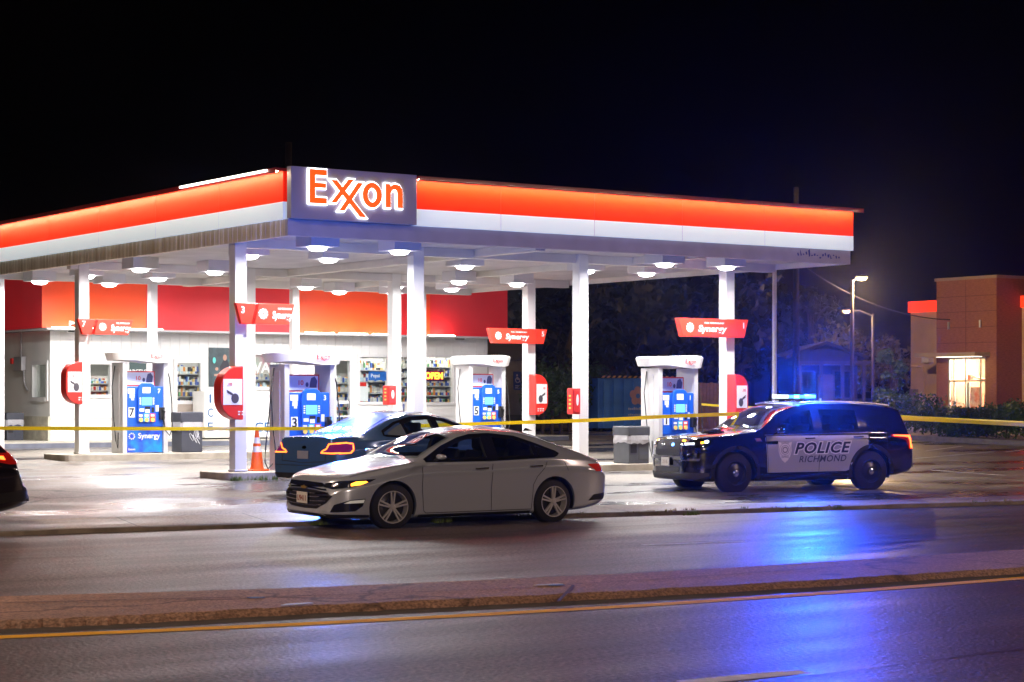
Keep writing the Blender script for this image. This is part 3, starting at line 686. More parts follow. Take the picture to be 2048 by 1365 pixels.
# hanging hose by pump 3
mb = MB(); a = onY(543, 760, 36.5); pts = [(a.x, 36.45, 2.3)] + [tuple(onY(x, y, 36.3)) for x, y in ((541, 800), (536, 850), (531, 900), (530, 925), (536, 938), (546, 928))]
tag(mb.tube(pts, .014, 8).obj('air_hose', M_black, smooth=True), 'thin black hose hanging beside the beige pillar of pump 3', 'hose')

# ------------------------------------------------------------------ store building
WY = 53.0; WX0 = onY(100, 800, WY).x; WX1 = onY(975, 800, WY).x; SZ = lot(WY) + .13
store = thing('store_building', 'white convenience store with red fascia and lit display windows behind the pumps', 'building', (WX0, WY, 0))
SM = T(-WX0, -WY, 0)
def sobj(mb, *a, parent=None, **k): mb.v = [tuple(SM @ Vector(v)) for v in mb.v]; return mb.obj(*a, parent=parent or store, **k)
def zat(px_, py_, Y=WY): return onY(px_, py_, Y).z
def wx(p): return onY(p, 800, WY).x
wins = [(wx(128), wx(157), zat(140, 798), zat(140, 727)), (wx(178), wx(222), zat(200, 792), zat(200, 727)),
        (wx(500), wx(562), zat(530, 776), zat(530, 708)), (wx(717), wx(777), zat(745, 806), zat(745, 713)),
        (wx(784), wx(826), zat(805, 806), zat(805, 713)), (wx(835), wx(908), zat(870, 807), zat(870, 713))]
doors = [(wx(350), wx(404), SZ, zat(377, 722)), (wx(668), wx(702), SZ, zat(685, 718))]
def wall_cells(mb, x0, x1, z0, z1, y0, y1, ops):
    X = sorted({x0, x1, *[o[0] for o in ops], *[o[1] for o in ops]}); Z = sorted({z0, z1, *[o[2] for o in ops], *[o[3] for o in ops]})
    for a, b in zip(X, X[1:]):
        c = (a + b) / 2; run = None
        for d, e in zip(Z, Z[1:]):
            k = (d + e) / 2; hole = any(o[0] < c < o[1] and o[2] < k < o[3] for o in ops)
            if hole:
                if run: mb.box(a, b, y0, y1, run[0], run[1]); run = None
            else: run = (run[0] if run else d, e)
        if run: mb.box(a, b, y0, y1, run[0], run[1])
M_wall = mat('store_wall_paint', (.76, .76, .74), .5, noise=.05, ns=1.2)
ZT = 3.72
mb = MB(); wall_cells(mb, WX0, WX1, SZ - .1, ZT, WY, WY + .2, wins + doors); sobj(mb, 'front_wall', M_wall)
mb = MB(); x = WX0
while x < WX1:                                   # board battens above the windows
    mb.box(x, x + .02, WY - .012, WY - .0005, 3.05, ZT - .02); x += .3
sobj(mb, 'batten', M_wall)
mb = MB(); mb.box(WX0, WX1, WY - .03, WY - .001, 1.29, 1.33); sobj(mb, 'trim_board', M_wall)
# side wall with a window
sw0 = onX(94, 760, WX0).y; sw1 = onX(66, 760, WX0).y
mb = MB(); z0w, z1w = zat(94, 797), zat(94, 697 + 30)
def side_cells(mb, ops):
    Ys = sorted({WY + .2, WY + 10, *[o[0] for o in ops], *[o[1] for o in ops]}); Z = sorted({SZ - .1, ZT, *[o[2] for o in ops], *[o[3] for o in ops]})
    for a, b in zip(Ys, Ys[1:]):
        for d, e in zip(Z, Z[1:]):
            if not any(o[0] < (a + b) / 2 < o[1] and o[2] < (d + e) / 2 < o[3] for o in ops): mb.box(WX0, WX0 + .2, a, b, d, e)
sop = (min(sw0, sw1), max(sw0, sw1), z0w, z1w)
side_cells(mb, [sop]); sobj(mb, 'side_wall', M_wall)
mb = MB(); mb.box(WX0 - .08, WX0 - .002, WY - .06, WY + 2.6, SZ - .1, 1.35); sobj(mb, 'stone_base', mat('stone_base', (.55, .52, .42), .8, noise=.2, ns=5, bump=.5, bs=18))
mb = MB(); mb.box(WX0 + .2, WX1, WY + 5.0, WY + 5.2, SZ - .1, ZT); sobj(mb, 'inner_wall', M_wall)
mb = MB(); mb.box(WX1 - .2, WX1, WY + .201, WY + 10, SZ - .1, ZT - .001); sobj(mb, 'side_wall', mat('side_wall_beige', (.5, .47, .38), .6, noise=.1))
mb = MB(); mb.box(WX0 + .01, WX1 - .01, WY + .21, WY + 10, ZT - .25, ZT - .03); sobj(mb, 'roof', M_white)
mb = MB(); mb.box(WX0 + .2, WX1 - .2, WY + .2, WY + 5, SZ - .15, SZ - .02); sobj(mb, 'floor', mat('store_floor', (.5, .48, .44), .3))
for k in range(6):
    mb = MB(); mb.box(WX0 + 1.0 + 2.3 * k, WX0 + 2.2 + 2.3 * k, WY + .26, WY + .44, ZT - .30, ZT - .27); sobj(mb, 'ceiling_lamp', mat('interior_lamp', (1, 1, 1), .5, emi=(1, .97, .9), es=30))
# fascia of the store, red; uplight partly put into the section colour
FX0, FX1 = onY(84, 600, WY - .35).x, onY(1015, 600, WY - .35).x; FZ = 3.66
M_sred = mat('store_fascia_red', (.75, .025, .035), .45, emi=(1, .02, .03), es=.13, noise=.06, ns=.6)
M_sred2 = mat('store_fascia_lit_tint', (.82, .085, .015), .4, emi=(1, .02, .01), es=.12)  # lit copy of the fascia red, uplight put into its colour
mb = MB(); mb.box(FX0, FX1, WY - .35, WY - .27, FZ + .12, FZ + 1.6); mb.box(FX0, FX0 + .08, WY - .27, WY + 10, FZ + .12, FZ + 1.6); mb.box(FX1 - .08, FX1, WY - .27, WY + 10, FZ + .12, FZ + 1.6); sobj(mb, 'fascia', M_sred)
lits = [(84, 292), (590, 776), (836, 860)]
for a, b in lits:
    xa, xb = onY(a, 600, WY - .36).x, onY(b, 600, WY - .36).x
    mb = MB(); mb.box(xa, xb, WY - .362, WY - .3505, FZ + .125, FZ + 1.58); sobj(mb, 'lit_tint_panel', M_sred2)
    x = xa + .15
    while x < xb - .2:
        mb = MB(); mb.box(x, x + .95, WY - .74, WY - .70, FZ + .108, FZ + .125); sobj(mb, 'fascia_lamp', mat('fascia_lamp', (1, .9, .8), .5, emi=(1, .85, .6), es=70)); x += 1.15
mb = MB(); mb.box(FX0 - .02, FX1 + .02, WY - .76, WY + .0, FZ + .055, FZ + .105); mb.box(FX0 - .02, FX0 + .1, WY, WY + 10, FZ + .055, FZ + .105); sobj(mb, 'fascia_ledge', mat('ledge_white', (.6, .6, .62), .5))
mb = MB(); mb.box(FX0 + .1, FX1 - .1, WY - .26, WY + 9.9, FZ + 1.3, FZ + 1.4); sobj(mb, 'upper_roof', M_dark)
M_glass = glass_mat('window_glass', (.93, .95, .94))
M_frame = mat('window_frame', (.7, .7, .7), .35)
GM = goods_mat('goods', .075)
for i, (a, b, c, d) in enumerate(wins):
    fr = MB(); 
    for q in ((a - .05, a + .03, c - .05, d + .05), (b - .03, b + .05, c - .05, d + .05)): fr.box(q[0], q[1], WY - .035, WY + .09, q[2], q[3])
    fr.box(a + .03, b - .03, WY - .035, WY + .09, d - .03, d + .05); fr.box(a + .03, b - .03, WY - .05, WY + .09, c - .06, c + .03)
    f_ = sobj(fr, 'window', M_frame); 
    mb = MB(); mb.box(a + .03, b - .03, WY + .03, WY + .04, c + .03, d - .03); sobj(mb, 'pane', M_glass, parent=f_)
    gx0, gx1 = a + .12, b + .9
    if gx1 - gx0 > .3: pass
fr = MB(); a, b, c, d = sop
fr.box(WX0 - .035, WX0 + .09, a - .09, a + .03, c - .08, d + .08); fr.box(WX0 - .035, WX0 + .09, b - .03, b + .09, c - .08, d + .08); fr.box(WX0 - .035, WX0 + .09, a + .03, b - .03, d - .03, d + .08); fr.box(WX0 - .045, WX0 + .09, a + .03, b - .03, c - .09, c + .03)
f_ = sobj(fr, 'window', M_frame); mb = MB(); mb.box(WX0 + .03, WX0 + .04, a + .03, b - .03, c + .03, d - .03); sobj(mb, 'pane', M_glass, parent=f_)
M_door = mat('door_panel_brown', (.40, .34, .29), .4)
for i, (a, b, c, d) in enumerate(doors):
    mb = MB(); mb.box(a - .04, a + .06, WY - .04, WY + .06, c, d + .05); mb.box(b - .06, b + .04, WY - .04, WY + .06, c, d + .05); mb.box(a + .06, b - .06, WY - .04, WY + .06, d - .06, d + .05); mb.box(a + .06, b - .06, WY - .02, WY + .05, c + 1.0, c + 1.10)
    if i == 0: pass
    dr = sobj(mb, 'door', M_frame)
    if i == 0: mb = MB(); mb.box(a + .06, b - .06, WY, WY + .04, c + .02, c + 1.0); sobj(mb, 'kick_panel', M_door, parent=dr)
    else: mb = MB(); mb.box(a + .06, b - .06, WY, WY + .01, c + .02, c + 1.0); sobj(mb, 'pane', M_glass, parent=dr)
    mb = MB(); mb.box(a + .06, b - .06, WY + .01, WY + .02, c + 1.1, d - .06); sobj(mb, 'pane', M_glass, parent=dr)
    mb = MB(); mb.tube([(b - .1, WY - .02, c + .85), (b - .1, WY - .09, c + .87), (b - .1, WY - .09, c + 1.08), (b - .1, WY - .02, c + 1.10)], .014, 6); sobj(mb, 'handle', M_dark, parent=dr)
# sidewalk in front of the store
mb = MB(); mb.box(WX0 - 3, WX1 + 2, WY - 1.6, WY + .0, lot(WY - 1.6) - .1, SZ); mb.box(WX0 - 3, WX0 - .0, WY, WY + 8, .4, SZ - .001); tag(mb.obj('store_walkway', mat('walkway', (.45, .42, .35), .7, noise=.15, ns=2)), kind='structure')
mb = MB(); mb.box(WX0 - 3.0, WX1 + 2, WY - 1.612, WY - 1.6, lot(WY - 1.6) - .1, SZ - .03); tag(mb.obj('walkway_kerb', mat('kerb_blue_grey', (.13, .14, .18), .7, noise=.2)), kind='structure')
# goods seen through the panes
def shelf(x0, x1, y, z0, z1, label, nsh=3, seed=1):
    nsh += 1
    random.seed(seed); t = thing('goods_shelf', label, 'shelf', (x0, y, SZ)); W_ = x1 - x0
    mb = MB(); mb.box(0, W_, .32, .35, 0, z1 - SZ)
    hs = [z0 - SZ + (z1 - z0) * k / nsh for k in range(nsh)]
    for h in hs: mb.box(0, W_, 0, .32, h - .03, h)
    for q in (0, W_ - .03): mb.box(q - .001, q + .031, .001, .319, 0, z1 - SZ)
    mb.obj('rack', mat('rack_grey', (.5, .5, .5), .5), t)
    mb = MB()
    for h in hs:
        x = .06; hh = (z1 - z0) / nsh - .06
        while x < W_ - .10:
            ww = random.choice([.05, .07, .09, .12]); k = random.uniform(.5, .98) * hh
            mb.box(x, x + ww - .012, .02 + random.uniform(0, .05), .3, h + .001, h + k); x += ww
    tag(mb.obj('goods', GM, t), kind='stuff'); return t
shelf(wins[0][0] + .1, wins[0][1] + .35, WY + .6, wins[0][2] - .1, wins[0][3] - .35, 'shelf of wares seen behind the leftmost store window', 2, 1)
shelf(wins[1][0] + .15, wins[1][1] + .5, WY + .5, wins[1][2] - .05, wins[1][3] - .35, 'snack shelf in the small window left of pump 7', 2, 2)
shelf(doors[0][0] + .1, doors[0][1] + .5, WY + .9, 1.25, 2.9, 'shelf of packets seen through the brown panelled store door', 4, 3)
shelf(wins[2][0] + .1, wins[2][1] + .5, WY + .5, wins[2][2] - .05, wins[2][3] - .45, 'shelf of snacks in the window with the VAPE lettering', 1, 4)
shelf(doors[1][0] + .05, doors[1][1] + .5, WY + .7, SZ + .25, 2.6, 'drinks shelf seen through the glass store door', 5, 5)
shelf(wins[3][0] + .2, wins[3][1] + .35, WY + .5, wins[3][2] - .05, wins[3][3] - .05, 'tall shelf of yellow and orange packets in the long store window', 3, 6)
shelf(wins[4][0] + .4, wins[4][1] + .35, WY + .6, wins[4][2] - .05, wins[4][3] - .05, 'narrow shelf of wares in the middle pane of the long window', 4, 7)
shelf(wins[5][0] + .4, wins[5][1] + .25, WY + .5, wins[5][2] - .05, wins[5][3] - .02, 'shelf of drinks behind the glowing OPEN sign', 4, 8)
# neon sign
t = thing('neon_sign', 'glowing yellow and red OPEN sign hanging in the store window', 'neon sign', tuple(onY(869, 752, WY + .12)))
mb = MB(); mb.box(-.50, .36, .03, .05, -.17, .17); mb.obj('backing', mat('sign_purple', (.08, .03, .12), .4), t)
mb = MB(); text(mb, 'OPEN', FR(-.02, 0, .02), w=.62, h=.20, depth=.02, offset=.055); mb.obj('glow_edge', mat('neon_red', (1, .1, .05), .5, emi=(1, .05, .03), es=2.2), t)
mb = MB(); text(mb, 'OPEN', FR(-.02, 0, -.005), w=.62, h=.20, depth=.02, offset=.01, ref='OPEN'); mb.obj('letters', mat('neon_yellow', (1, .7, .1), .5, emi=(1, .55, .04), es=4), t)
# window banners and stickers
mb = MB(); q = wins[2]; mb.box(q[0] + .05, q[1] - .04, WY + .045, WY + .05, q[2] + .42, q[3] - .05)
tag(mb.obj('window_poster', mat('poster_mixed', (.35, .45, .36), .5, col2=(.42, .16, .24), ns=2.2)), 'green and pink poster with VA lettering inside the store window', 'poster')
mb = MB(); text(mb, 'VAPE', F((q[0] + .62, WY + .0445, q[2] + .60), (1, 0, 0), (0, 0, 1)), w=.95, h=.30, depth=.003, offset=.03); ob = mb.obj('window_lettering', M_whitelet)
tag(ob, 'white VAPE lettering on the window beside pump 3', 'lettering')
q = wins[1]; mb = MB(); mb.box(wx(252) + .1, wx(292), WY - .02, WY - .002, zat(270, 745), zat(270, 722)); b1 = mb.obj('banner', mat('banner_dark', (.05, .09, .09), .5)); tag(b1, 'dark PARCELS banner on the white wall seen through pump 7', 'banner')
mb = MB(); text(mb, 'PARCELS', F(((wx(252) + wx(292)) / 2, WY - .022, zat(270, 743)), (1, 0, 0), (0, 0, 1)), w=.6, h=.10, depth=.003, offset=.02); mb.obj('lettering', M_whitelet, b1)
mb = MB(); q = wins[3]; mb.box(q[0] + .38, q[1] - .05, WY + .048, WY + .052, q[2] + .68, q[2] + .95); b1 = mb.obj('banner', mat('banner_blue', (.02, .15, .6), .5)); tag(b1, 'blue banner across the long store window', 'banner')
mb = MB(); text(mb, 'Pepsi', F((q[0] + .62, WY + .0465, q[2] + .81), (1, 0, 0), (0, 0, 1)), w=.3, depth=.003, offset=.02); mb.obj('lettering', M_whitelet, b1)
mb = MB(); q = wins[3]; mb.box(q[0] + .03, q[0] + .36, WY + .045, WY + .05, q[2] + .05, q[2] + .6); o = mb.obj('window_poster', M_lbl); tag(o, 'white paper with red header taped in the long window', 'poster')
mb = MB(); mb.box(q[0] + .03, q[0] + .30, WY + .04, WY + .046, q[2] + .5, q[2] + .62); mb.obj('header', M_red, o)
# poster with a dark picture on the wall
t = thing('wall_poster', 'tall dark poster with turquoise lights on the white wall above the ice box', 'poster', tuple(onY(441, 735, WY - .03)))
hw = (wx(464) - wx(418)) / 2; hh = (zat(441, 697) - zat(441, 775)) / 2
mb = MB(); mb.box(-hw, hw, 0, .025, -hh, hh); mb.obj('board', mat('poster_dark', (.04, .07, .08), .4, noise=.4, ns=4), t)
mb = MB(); mb.prism([(0, -.3), (.25, -.28), (.30, .05), (.2, .22), (.1, .22), (-.02, .02)], 0, .004, M=FR(0, 0, -.001)); mb.obj('figure', mat('figure_black', (.02, .02, .03), .6), t)
mb = MB(); mb.prism(ell(.14, .28, .06, .09, 14), 0, .005, M=FR(0, 0, -.001)); mb.prism(ell(-.12, -.05, .05, .05, 10), 0, .005, M=FR(0, 0, -.001)); mb.prism([(-.2, -.26), (.1, -.24), (.1, -.18), (-.2, -.2)], 0, .005, M=FR(0, 0, -.001)); mb.obj('skin_tones', mat('poster_skin', (.45, .25, .17), .6), t)
mb = MB(); mb.prism(ell(-.2, .2, .05, .09, 12), 0, .004, M=FR(0, 0, -.001)); mb.prism(ell(.3, .2, .03, .06, 12), 0, .004, M=FR(0, 0, -.001)); mb.obj('stage_lights', mat('poster_turquoise', (.1, .6, .55), .5), t)
# ice merchandiser
IY = WY - .86
ix0, ix1 = onY(410, 800, IY).x, onY(565, 800, IY).x; iz1 = zat(450, 783)
t = thing('ice_freezer', 'long white ice freezer lettered ICE down its front by the store wall', 'freezer', (ix0, WY - .85, SZ))
mb = MB(); mb.box(0, ix1 - ix0, 0, .8, .04, iz1 - SZ); mb.obj('body', M_white, t, bev=.03)
mb = MB()
for k, ch in enumerate('ICE'): text(mb, ch, F(((onY(421, 800, IY).x - ix0), -.002, 1.16 - .40 * k), (1, 0, 0), (0, 0, 1)), h=.24, w=.05 if ch == 'I' else .16, depth=.006, offset=.01)
text(mb, 'ICE', F(((onY(522, 800, IY).x - ix0), -.002, .34), (1, 0, 0), (0, 0, 1)), h=.26, w=.6, depth=.006, offset=.02)
mb.obj('lettering', mat('ice_blue', (.02, .10, .25), .5), t)
dx0, dx1 = onY(500, 800, IY).x - ix0, onY(548, 800, IY).x - ix0
for (a_, b_) in ((dx0, dx1), ):
    mb = MB(); mb.prism([(a_, 1.30), (b_, 1.30), (b_ , .75), (a_ + .1, .75), (a_, 1.0)], 0, .02, M=FR(0, 0, 0)); mb.obj('hatch', mat('hatch_white', (.66, .66, .68), .4), t, bev=.006)
# flood lamp, camera, alarm box, handicap sign, conduit, small extras
def lamp_box(loc, label, s=1.0, rz=0, c=(.75, .75, .75)):
    t = thing('flood_lamp', label, 'flood lamp', loc, rz)
    mb = MB(); mb.box(-.18 * s, .18 * s, -.26 * s, -.06 * s, -.14 * s, .14 * s); mb.obj('housing', mat('lamp_body_%.2f' % c[0], c, .5), t, bev=.03).rotation_euler.x = R(35)
    mb = MB(); mb.cbox(0, -.03, -.02, .05, .1, .05); mb.obj('arm', M_grey, t)
    mb = MB(); mb.box(-.14 * s, .14 * s, -.265 * s, -.255 * s, -.1 * s, .1 * s); mb.obj('glass', M_black, t).rotation_euler.x = R(35)
lamp_box(tuple(onY(136, 643, WY - .01)), 'white flood lamp under the store fascia at the far left', 1.3, R(20))
lamp_box(tuple(onY(917, 666, WY - .01)), 'small grey camera under the store fascia at the right end', .9, R(-10), (.35, .33, .3))  # a camera, built with the flood lamp shape
a = onX(44, 728, WX0 - .02); t = thing('alarm_box', 'grey meter box with red lamp and conduit on the store side wall', 'meter box', tuple(a))
mb = MB(); mb.box(-.14, 0, -.3, .3, -.2, .2); mb.obj('box', M_grey, t, bev=.02)
mb = MB(); mb.box(-.16, -.02, .32, .5, 0, .16); mb.obj('red_lamp', M_red, t)
mb = MB(); mb.tube([(-.03, 0, .2), (-.03, .0, 1.6)], .02, 6); mb.tube([(-.03, -.2, -.2), (-.04, -.3, -.6), (-.03, -.5, -.75)], .025, 6); mb.obj('conduit', M_grey, t)
# rear wing of the store with the accessible parking sign
RW = WY + 7.0; rx0 = WX1; rx1 = onY(1045, 800, RW).x
wing = thing('store_rear_wing', 'low beige rear wing of the store behind pump 5', 'building', (rx0, RW, 0))
mb = MB(); mb.box(0.0, rx1 - rx0, 0, 3, .5, 3.2); mb.obj('wall', mat('wing_beige', (.42, .41, .33), .7, noise=.12), wing)
mb = MB(); mb.box(.0, rx1 - rx0 + .02, -.03, -.001, .5, 1.25); mb.obj('wainscot', mat('wing_dark', (.16, .16, .13), .7), wing)
mb = MB(); mb.box(-.0, rx1 - rx0 + .15, -.25, 3.1, 3.2, 3.4); mb.box(.0, rx1 - rx0 + .1, -.15, 3.0, 3.402, 3.9); mb.obj('roof_edge', mat('wing_roof', (.14, .14, .11), .7), wing)
p = onY(1035, 762, RW - .04); t = thing('accessible_parking_sign', 'blue wheelchair parking sign on the beige rear wall', 'sign', tuple(p))
mb = MB(); mb.box(-.17, .17, 0, .02, -.33, .33); mb.obj('plate', mat('sign_blue', (.06, .12, .45), .4), t)
mb = MB(); mb.prism(ell(-.02, .2, .035, .035, 10), 0, .004, M=FR(0, 0, -.001)); vs, fs = curve_geo([ell(0, .02, .10, .10, 18), ell(0, .02, .075, .075, 18)], 0, .004); mb.add(vs, fs, 0, FR(0, 0, -.003)); mb.prism([(-.035, .15), (-.005, .15), (0, .07), (.09, .07), (.12, -.05), (.09, -.06), (.065, .04), (-.03, .04)], 0, .004, M=FR(0, 0, -.001)); mb.box(-.1, .1, -.004, 0, -.2, -.17); mb.box(-.1, .1, -.004, 0, -.27, -.24); mb.obj('symbol', M_whitelet, t)
# ------------------------------------------------------------------ vehicles
def hermite(keys):
    xs_ = [k[0] for k in keys]; ys_ = [k[1] for k in keys]; n = len(xs_)
    d = [(ys_[i + 1] - ys_[i]) / (xs_[i + 1] - xs_[i]) for i in range(n - 1)]
    m = [d[0]] + [0 if d[i - 1] * d[i] <= 0 else 2 * d[i - 1] * d[i] / (d[i - 1] + d[i]) for i in range(1, n - 1)] + [d[-1]]
    def f(x):
        if x <= xs_[0]: return ys_[0]
        if x >= xs_[-1]: return ys_[-1]
        i = 0
        while x > xs_[i + 1]: i += 1
        h = xs_[i + 1] - xs_[i]; t = (x - xs_[i]) / h
        return (2 * t ** 3 - 3 * t * t + 1) * ys_[i] + (t ** 3 - 2 * t * t + t) * h * m[i] + (-2 * t ** 3 + 3 * t * t) * ys_[i + 1] + (t ** 3 - t * t) * h * m[i + 1]
    return f
def catmull(pts, n):
    P = [Vector(p) for p in pts]; P = [P[0] * 2 - P[1]] + P + [P[-1] * 2 - P[-2]]; o = []
    for i in range(1, len(P) - 2):
        for k in range(n):
            t = k / n; a, b, c, d = P[i - 1], P[i], P[i + 1], P[i + 2]
            o.append(.5 * (2 * b + (c - a) * t + (2 * a - 5 * b + 4 * c - d) * t * t + (3 * b - a - 3 * c + d) * t ** 3))
    return o + [P[-2]]
M_inner = mat('cabin_lining', (.03, .03, .032), .75)
class Car:
    def __init__(s, name, label, cat, spec, paint, loc, rz, roll=0):
        s.t = thing(name, label, cat, loc, rz, rx=roll); s.sp = spec; s.L = spec['L']; s.paint = paint
        f = {k: hermite(spec[k]) for k in ('top', 'belt', 'w', 'wb', 'wr', 'drop', 'bot')}; s.f = f; L = s.L
        st = []; x = 0.0
        while x < L - 1e-6:
            st.append(x); x += .012 if x < .1 or x > L - .16 else (.03 if x < .4 or x > L - .5 else .05)
        st.append(L); vs = []; fs = []; half = None
        for x in st:
            top, be, wd, wb, wr, dr, bo = (f[k](x) for k in ('top', 'belt', 'w', 'wb', 'wr', 'drop', 'bot'))
            zr = top - dr; be = min(be, zr - .012); mid = bo + (be - bo) * .50; cr = spec.get('crease', .012)
            low = [(wd * .90, bo), (wd * .965, bo + .05), (wd * .985, bo + (be - bo) * .22), (wd, mid), (wd * 1.0, be - .145 * min(1, (be - bo) / .6)), (wd * .978, be - .115 * min(1, (be - bo) / .6)), (wb + .012, be - .02), (wb, be)]
            sec = [Vector((0, bo)), Vector((wd * .55, bo)), Vector((wd * .8, bo))] + catmull(low, 4)
            bow = .018 * min(1, (zr - be) / .3)
            for k in range(1, 7):
                t = k / 6; sec.append(Vector((wb - .02 * (1 - t) * min(1, 6 * t) + (wr - wb) * t + bow * math.sin(math.pi * t), be + .008 + (zr - be - .008) * t)))
            for k in range(1, 9):
                a = k / 8; yv = wr * math.cos(a * math.pi / 2) ** .9 if k < 8 else 0
                sec.append(Vector((yv, zr + dr * (1 - (yv / wr) ** 2.4))))
            ring = [(x, -p.x, p.y) for p in sec] + [(x, p.x, p.y) for p in sec[-2:0:-1]]
            half = len(ring); vs += ring
        for i in range(len(st) - 1):
            for k in range(half): fs.append((i * half + k, i * half + (k + 1) % half, (i + 1) * half + (k + 1) % half, (i + 1) * half + k))
        fs.append(tuple(range(half - 1, -1, -1))); fs.append(tuple((len(st) - 1) * half + k for k in range(half)))
        vs = [(v[0] - L / 2, v[1], v[2]) for v in vs]
        mb = MB(); mb.add(vs, fs); ob = mb.obj('body', paint, s.t, smooth=True, angle=38)
        r = spec['r'] + spec.get('gap', .055); cut = MB(); wmax = max(k[1] for k in spec['w'])
        for xa in spec['axles']:
            for sg in (-1, 1):
                y0, y1 = sorted((sg * (wmax - .32), sg * (wmax + .2))); n = 40; vv = []
                for y_ in (y0, y1): vv += [(xa - L / 2 + r * math.cos(2 * math.pi * k / n), y_, spec['r'] + r * math.sin(2 * math.pi * k / n)) for k in range(n)]
                cut.add(vv, [tuple(range(n)), tuple(range(2 * n - 1, n - 1, -1))] + [(k, n + k, n + (k + 1) % n, (k + 1) % n) for k in range(n)])
        co = cut.obj('cut', M_black, s.t)
        md = ob.modifiers.new('b', 'BOOLEAN'); md.object = co; md.operation = 'DIFFERENCE'; md.solver = 'EXACT'
        me = bpy.data.meshes.new_from_object(ob.evaluated_get(bpy.context.evaluated_depsgraph_get()))
        ob.modifiers.clear(); old = ob.data; full = me
        if spec.get('cabin'):
            s.bvh = BVHTree.FromPolygons([v.co.copy() for v in me.vertices], [tuple(p.vertices) for p in me.polygons])
            ob.data = me; x0, x1, zf = spec['cabin']; cuts = []; vv = []; st2 = [x0 + (x1 - x0) * k / 24 for k in range(25)]
            for x in st2:
                top, be, wd, wb, wr, dr = (f[k](x) for k in ('top', 'belt', 'w', 'wb', 'wr', 'drop')); zr = top - dr; be = min(be, zr - .05)
                h_ = [(.0, zf), (wd - .10, zf), (wd - .09, be - .06), (wb - .05, be - .0), (wr - .045, zr - .035), (wr * .7, top - .05), (0, top - .045)]
                h_ = [(a_, max(zf + .01 * i_, b_)) for i_, (a_, b_) in enumerate(h_)]
                vv.append([(x - L / 2, -a_, b_) for a_, b_ in h_] + [(x - L / 2, a_, b_) for a_, b_ in h_[-2:0:-1]])
            n_ = len(vv[0]); c1 = MB(); c1.add([p for r_ in vv for p in r_], [(i * n_ + k, i * n_ + (k + 1) % n_, (i + 1) * n_ + (k + 1) % n_, (i + 1) * n_ + k) for i in range(24) for k in range(n_)] + [tuple(range(n_)), tuple(24 * n_ + k for k in range(n_))]); cuts.append(c1)
            for poly in spec['side_open']:
                cx_ = sum(p[0] for p in poly) / len(poly); cz_ = sum(p[1] for p in poly) / len(poly)
                pp = [(cx_ + (p[0] - cx_) * .955 - L / 2, cz_ + (p[1] - cz_) * .90) for p in poly]
                for sg in (-1, 1):
                    c2 = MB(Matrix(((1, 0, 0, 0), (0, 0, -1, 0), (0, 1, 0, 0), (0, 0, 0, 1)))); d0, d1 = sorted((-sg * .35, -sg * 1.3)); c2.prism(pp, d0, d1); cuts.append(c2)
            for poly, z0_ in spec['top_open']:
                full_ = poly + [(a_, -b_) for a_, b_ in poly[::-1] if abs(b_) > 1e-6]; cx_ = sum(p[0] for p in full_) / len(full_)
                c3 = MB(); c3.prism([(cx_ + (a_ - cx_) * .93 - L / 2, b_ * .95) for a_, b_ in full_], z0_, 2.2); cuts.append(c3)
            for cmb in cuts:
                co2 = cmb.obj('cut', M_inner, s.t); md = ob.modifiers.new('b', 'BOOLEAN'); md.object = co2; md.operation = 'DIFFERENCE'; md.solver = 'EXACT'
                try: md.material_mode = 'TRANSFER'
                except Exception: pass
                m3 = bpy.data.meshes.new_from_object(ob.evaluated_get(bpy.context.evaluated_depsgraph_get())); ob.modifiers.clear(); ob.data = m3; bpy.data.objects.remove(co2)
            me = ob.data
        ob.data = me; me.name = 'body'; bpy.data.objects.remove(co)
        s.body = ob; s.wmax = wmax
        if not spec.get('cabin'): s.bvh = BVHTree.FromPolygons([v.co.copy() for v in me.vertices], [tuple(p.vertices) for p in me.polygons])
    def interior(s, xw, rows, zs=.55):
        M_ = mat('seat_fabric', (.035, .034, .036), .8)
        for x in rows:
            for y in (-.36, .36):
                mb = MB(); P = [(x - .30, zs - .05), (x + .22, zs - .08), (x + .42, zs + .58), (x + .34, zs + .62), (x + .18, zs + .12), (x - .28, zs + .12)]
                mb.prism([(a - s.L / 2, b) for a, b in P], -y - .24, -y + .24, M=Matrix(((1, 0, 0, 0), (0, 0, -1, 0), (0, 1, 0, 0), (0, 0, 0, 1)))); se = mb.obj('seat', M_, s.t, bev=.03)
                mb = MB(); mb.cbox(x + .40 - s.L / 2, y, zs + .62, .09, .26, .18); mb.obj('headrest', M_, se, bev=.03)
        mb = MB(); zd = s.f['top'](xw - .1) - .12
        mb.prism([(xw - .12 - s.L / 2, zd - .25), (xw + .35 - s.L / 2, zd - .3), (xw + .33 - s.L / 2, zd - .02), (xw - .12 - s.L / 2, zd + .02)], -.72, .72, M=Matrix(((1, 0, 0, 0), (0, 0, -1, 0), (0, 1, 0, 0), (0, 0, 0, 1)))); db = mb.obj('dashboard', M_inner, s.t, bev=.02)
        mb = MB(); c = Vector((xw + .46 - s.L / 2, -.36, zd - .02)); mb.tube([c + Vector((.06 * math.sin(R(a)), .18 * math.cos(R(a)), .17 * math.sin(R(a)))) for a in range(0, 361, 20)], .014, 6); mb.obj('steering_wheel', M_inner, db)
    # projections: (u, v) -> point + outward normal on the body
    def hit(s, o, d):
        h = s.bvh.ray_cast(o, d)
        if h[0] is None:
            h = s.bvh.find_nearest(o + d * 2.2)
        n = h[1]
        if n.dot(d) > 0: n = -n
        return h[0], n
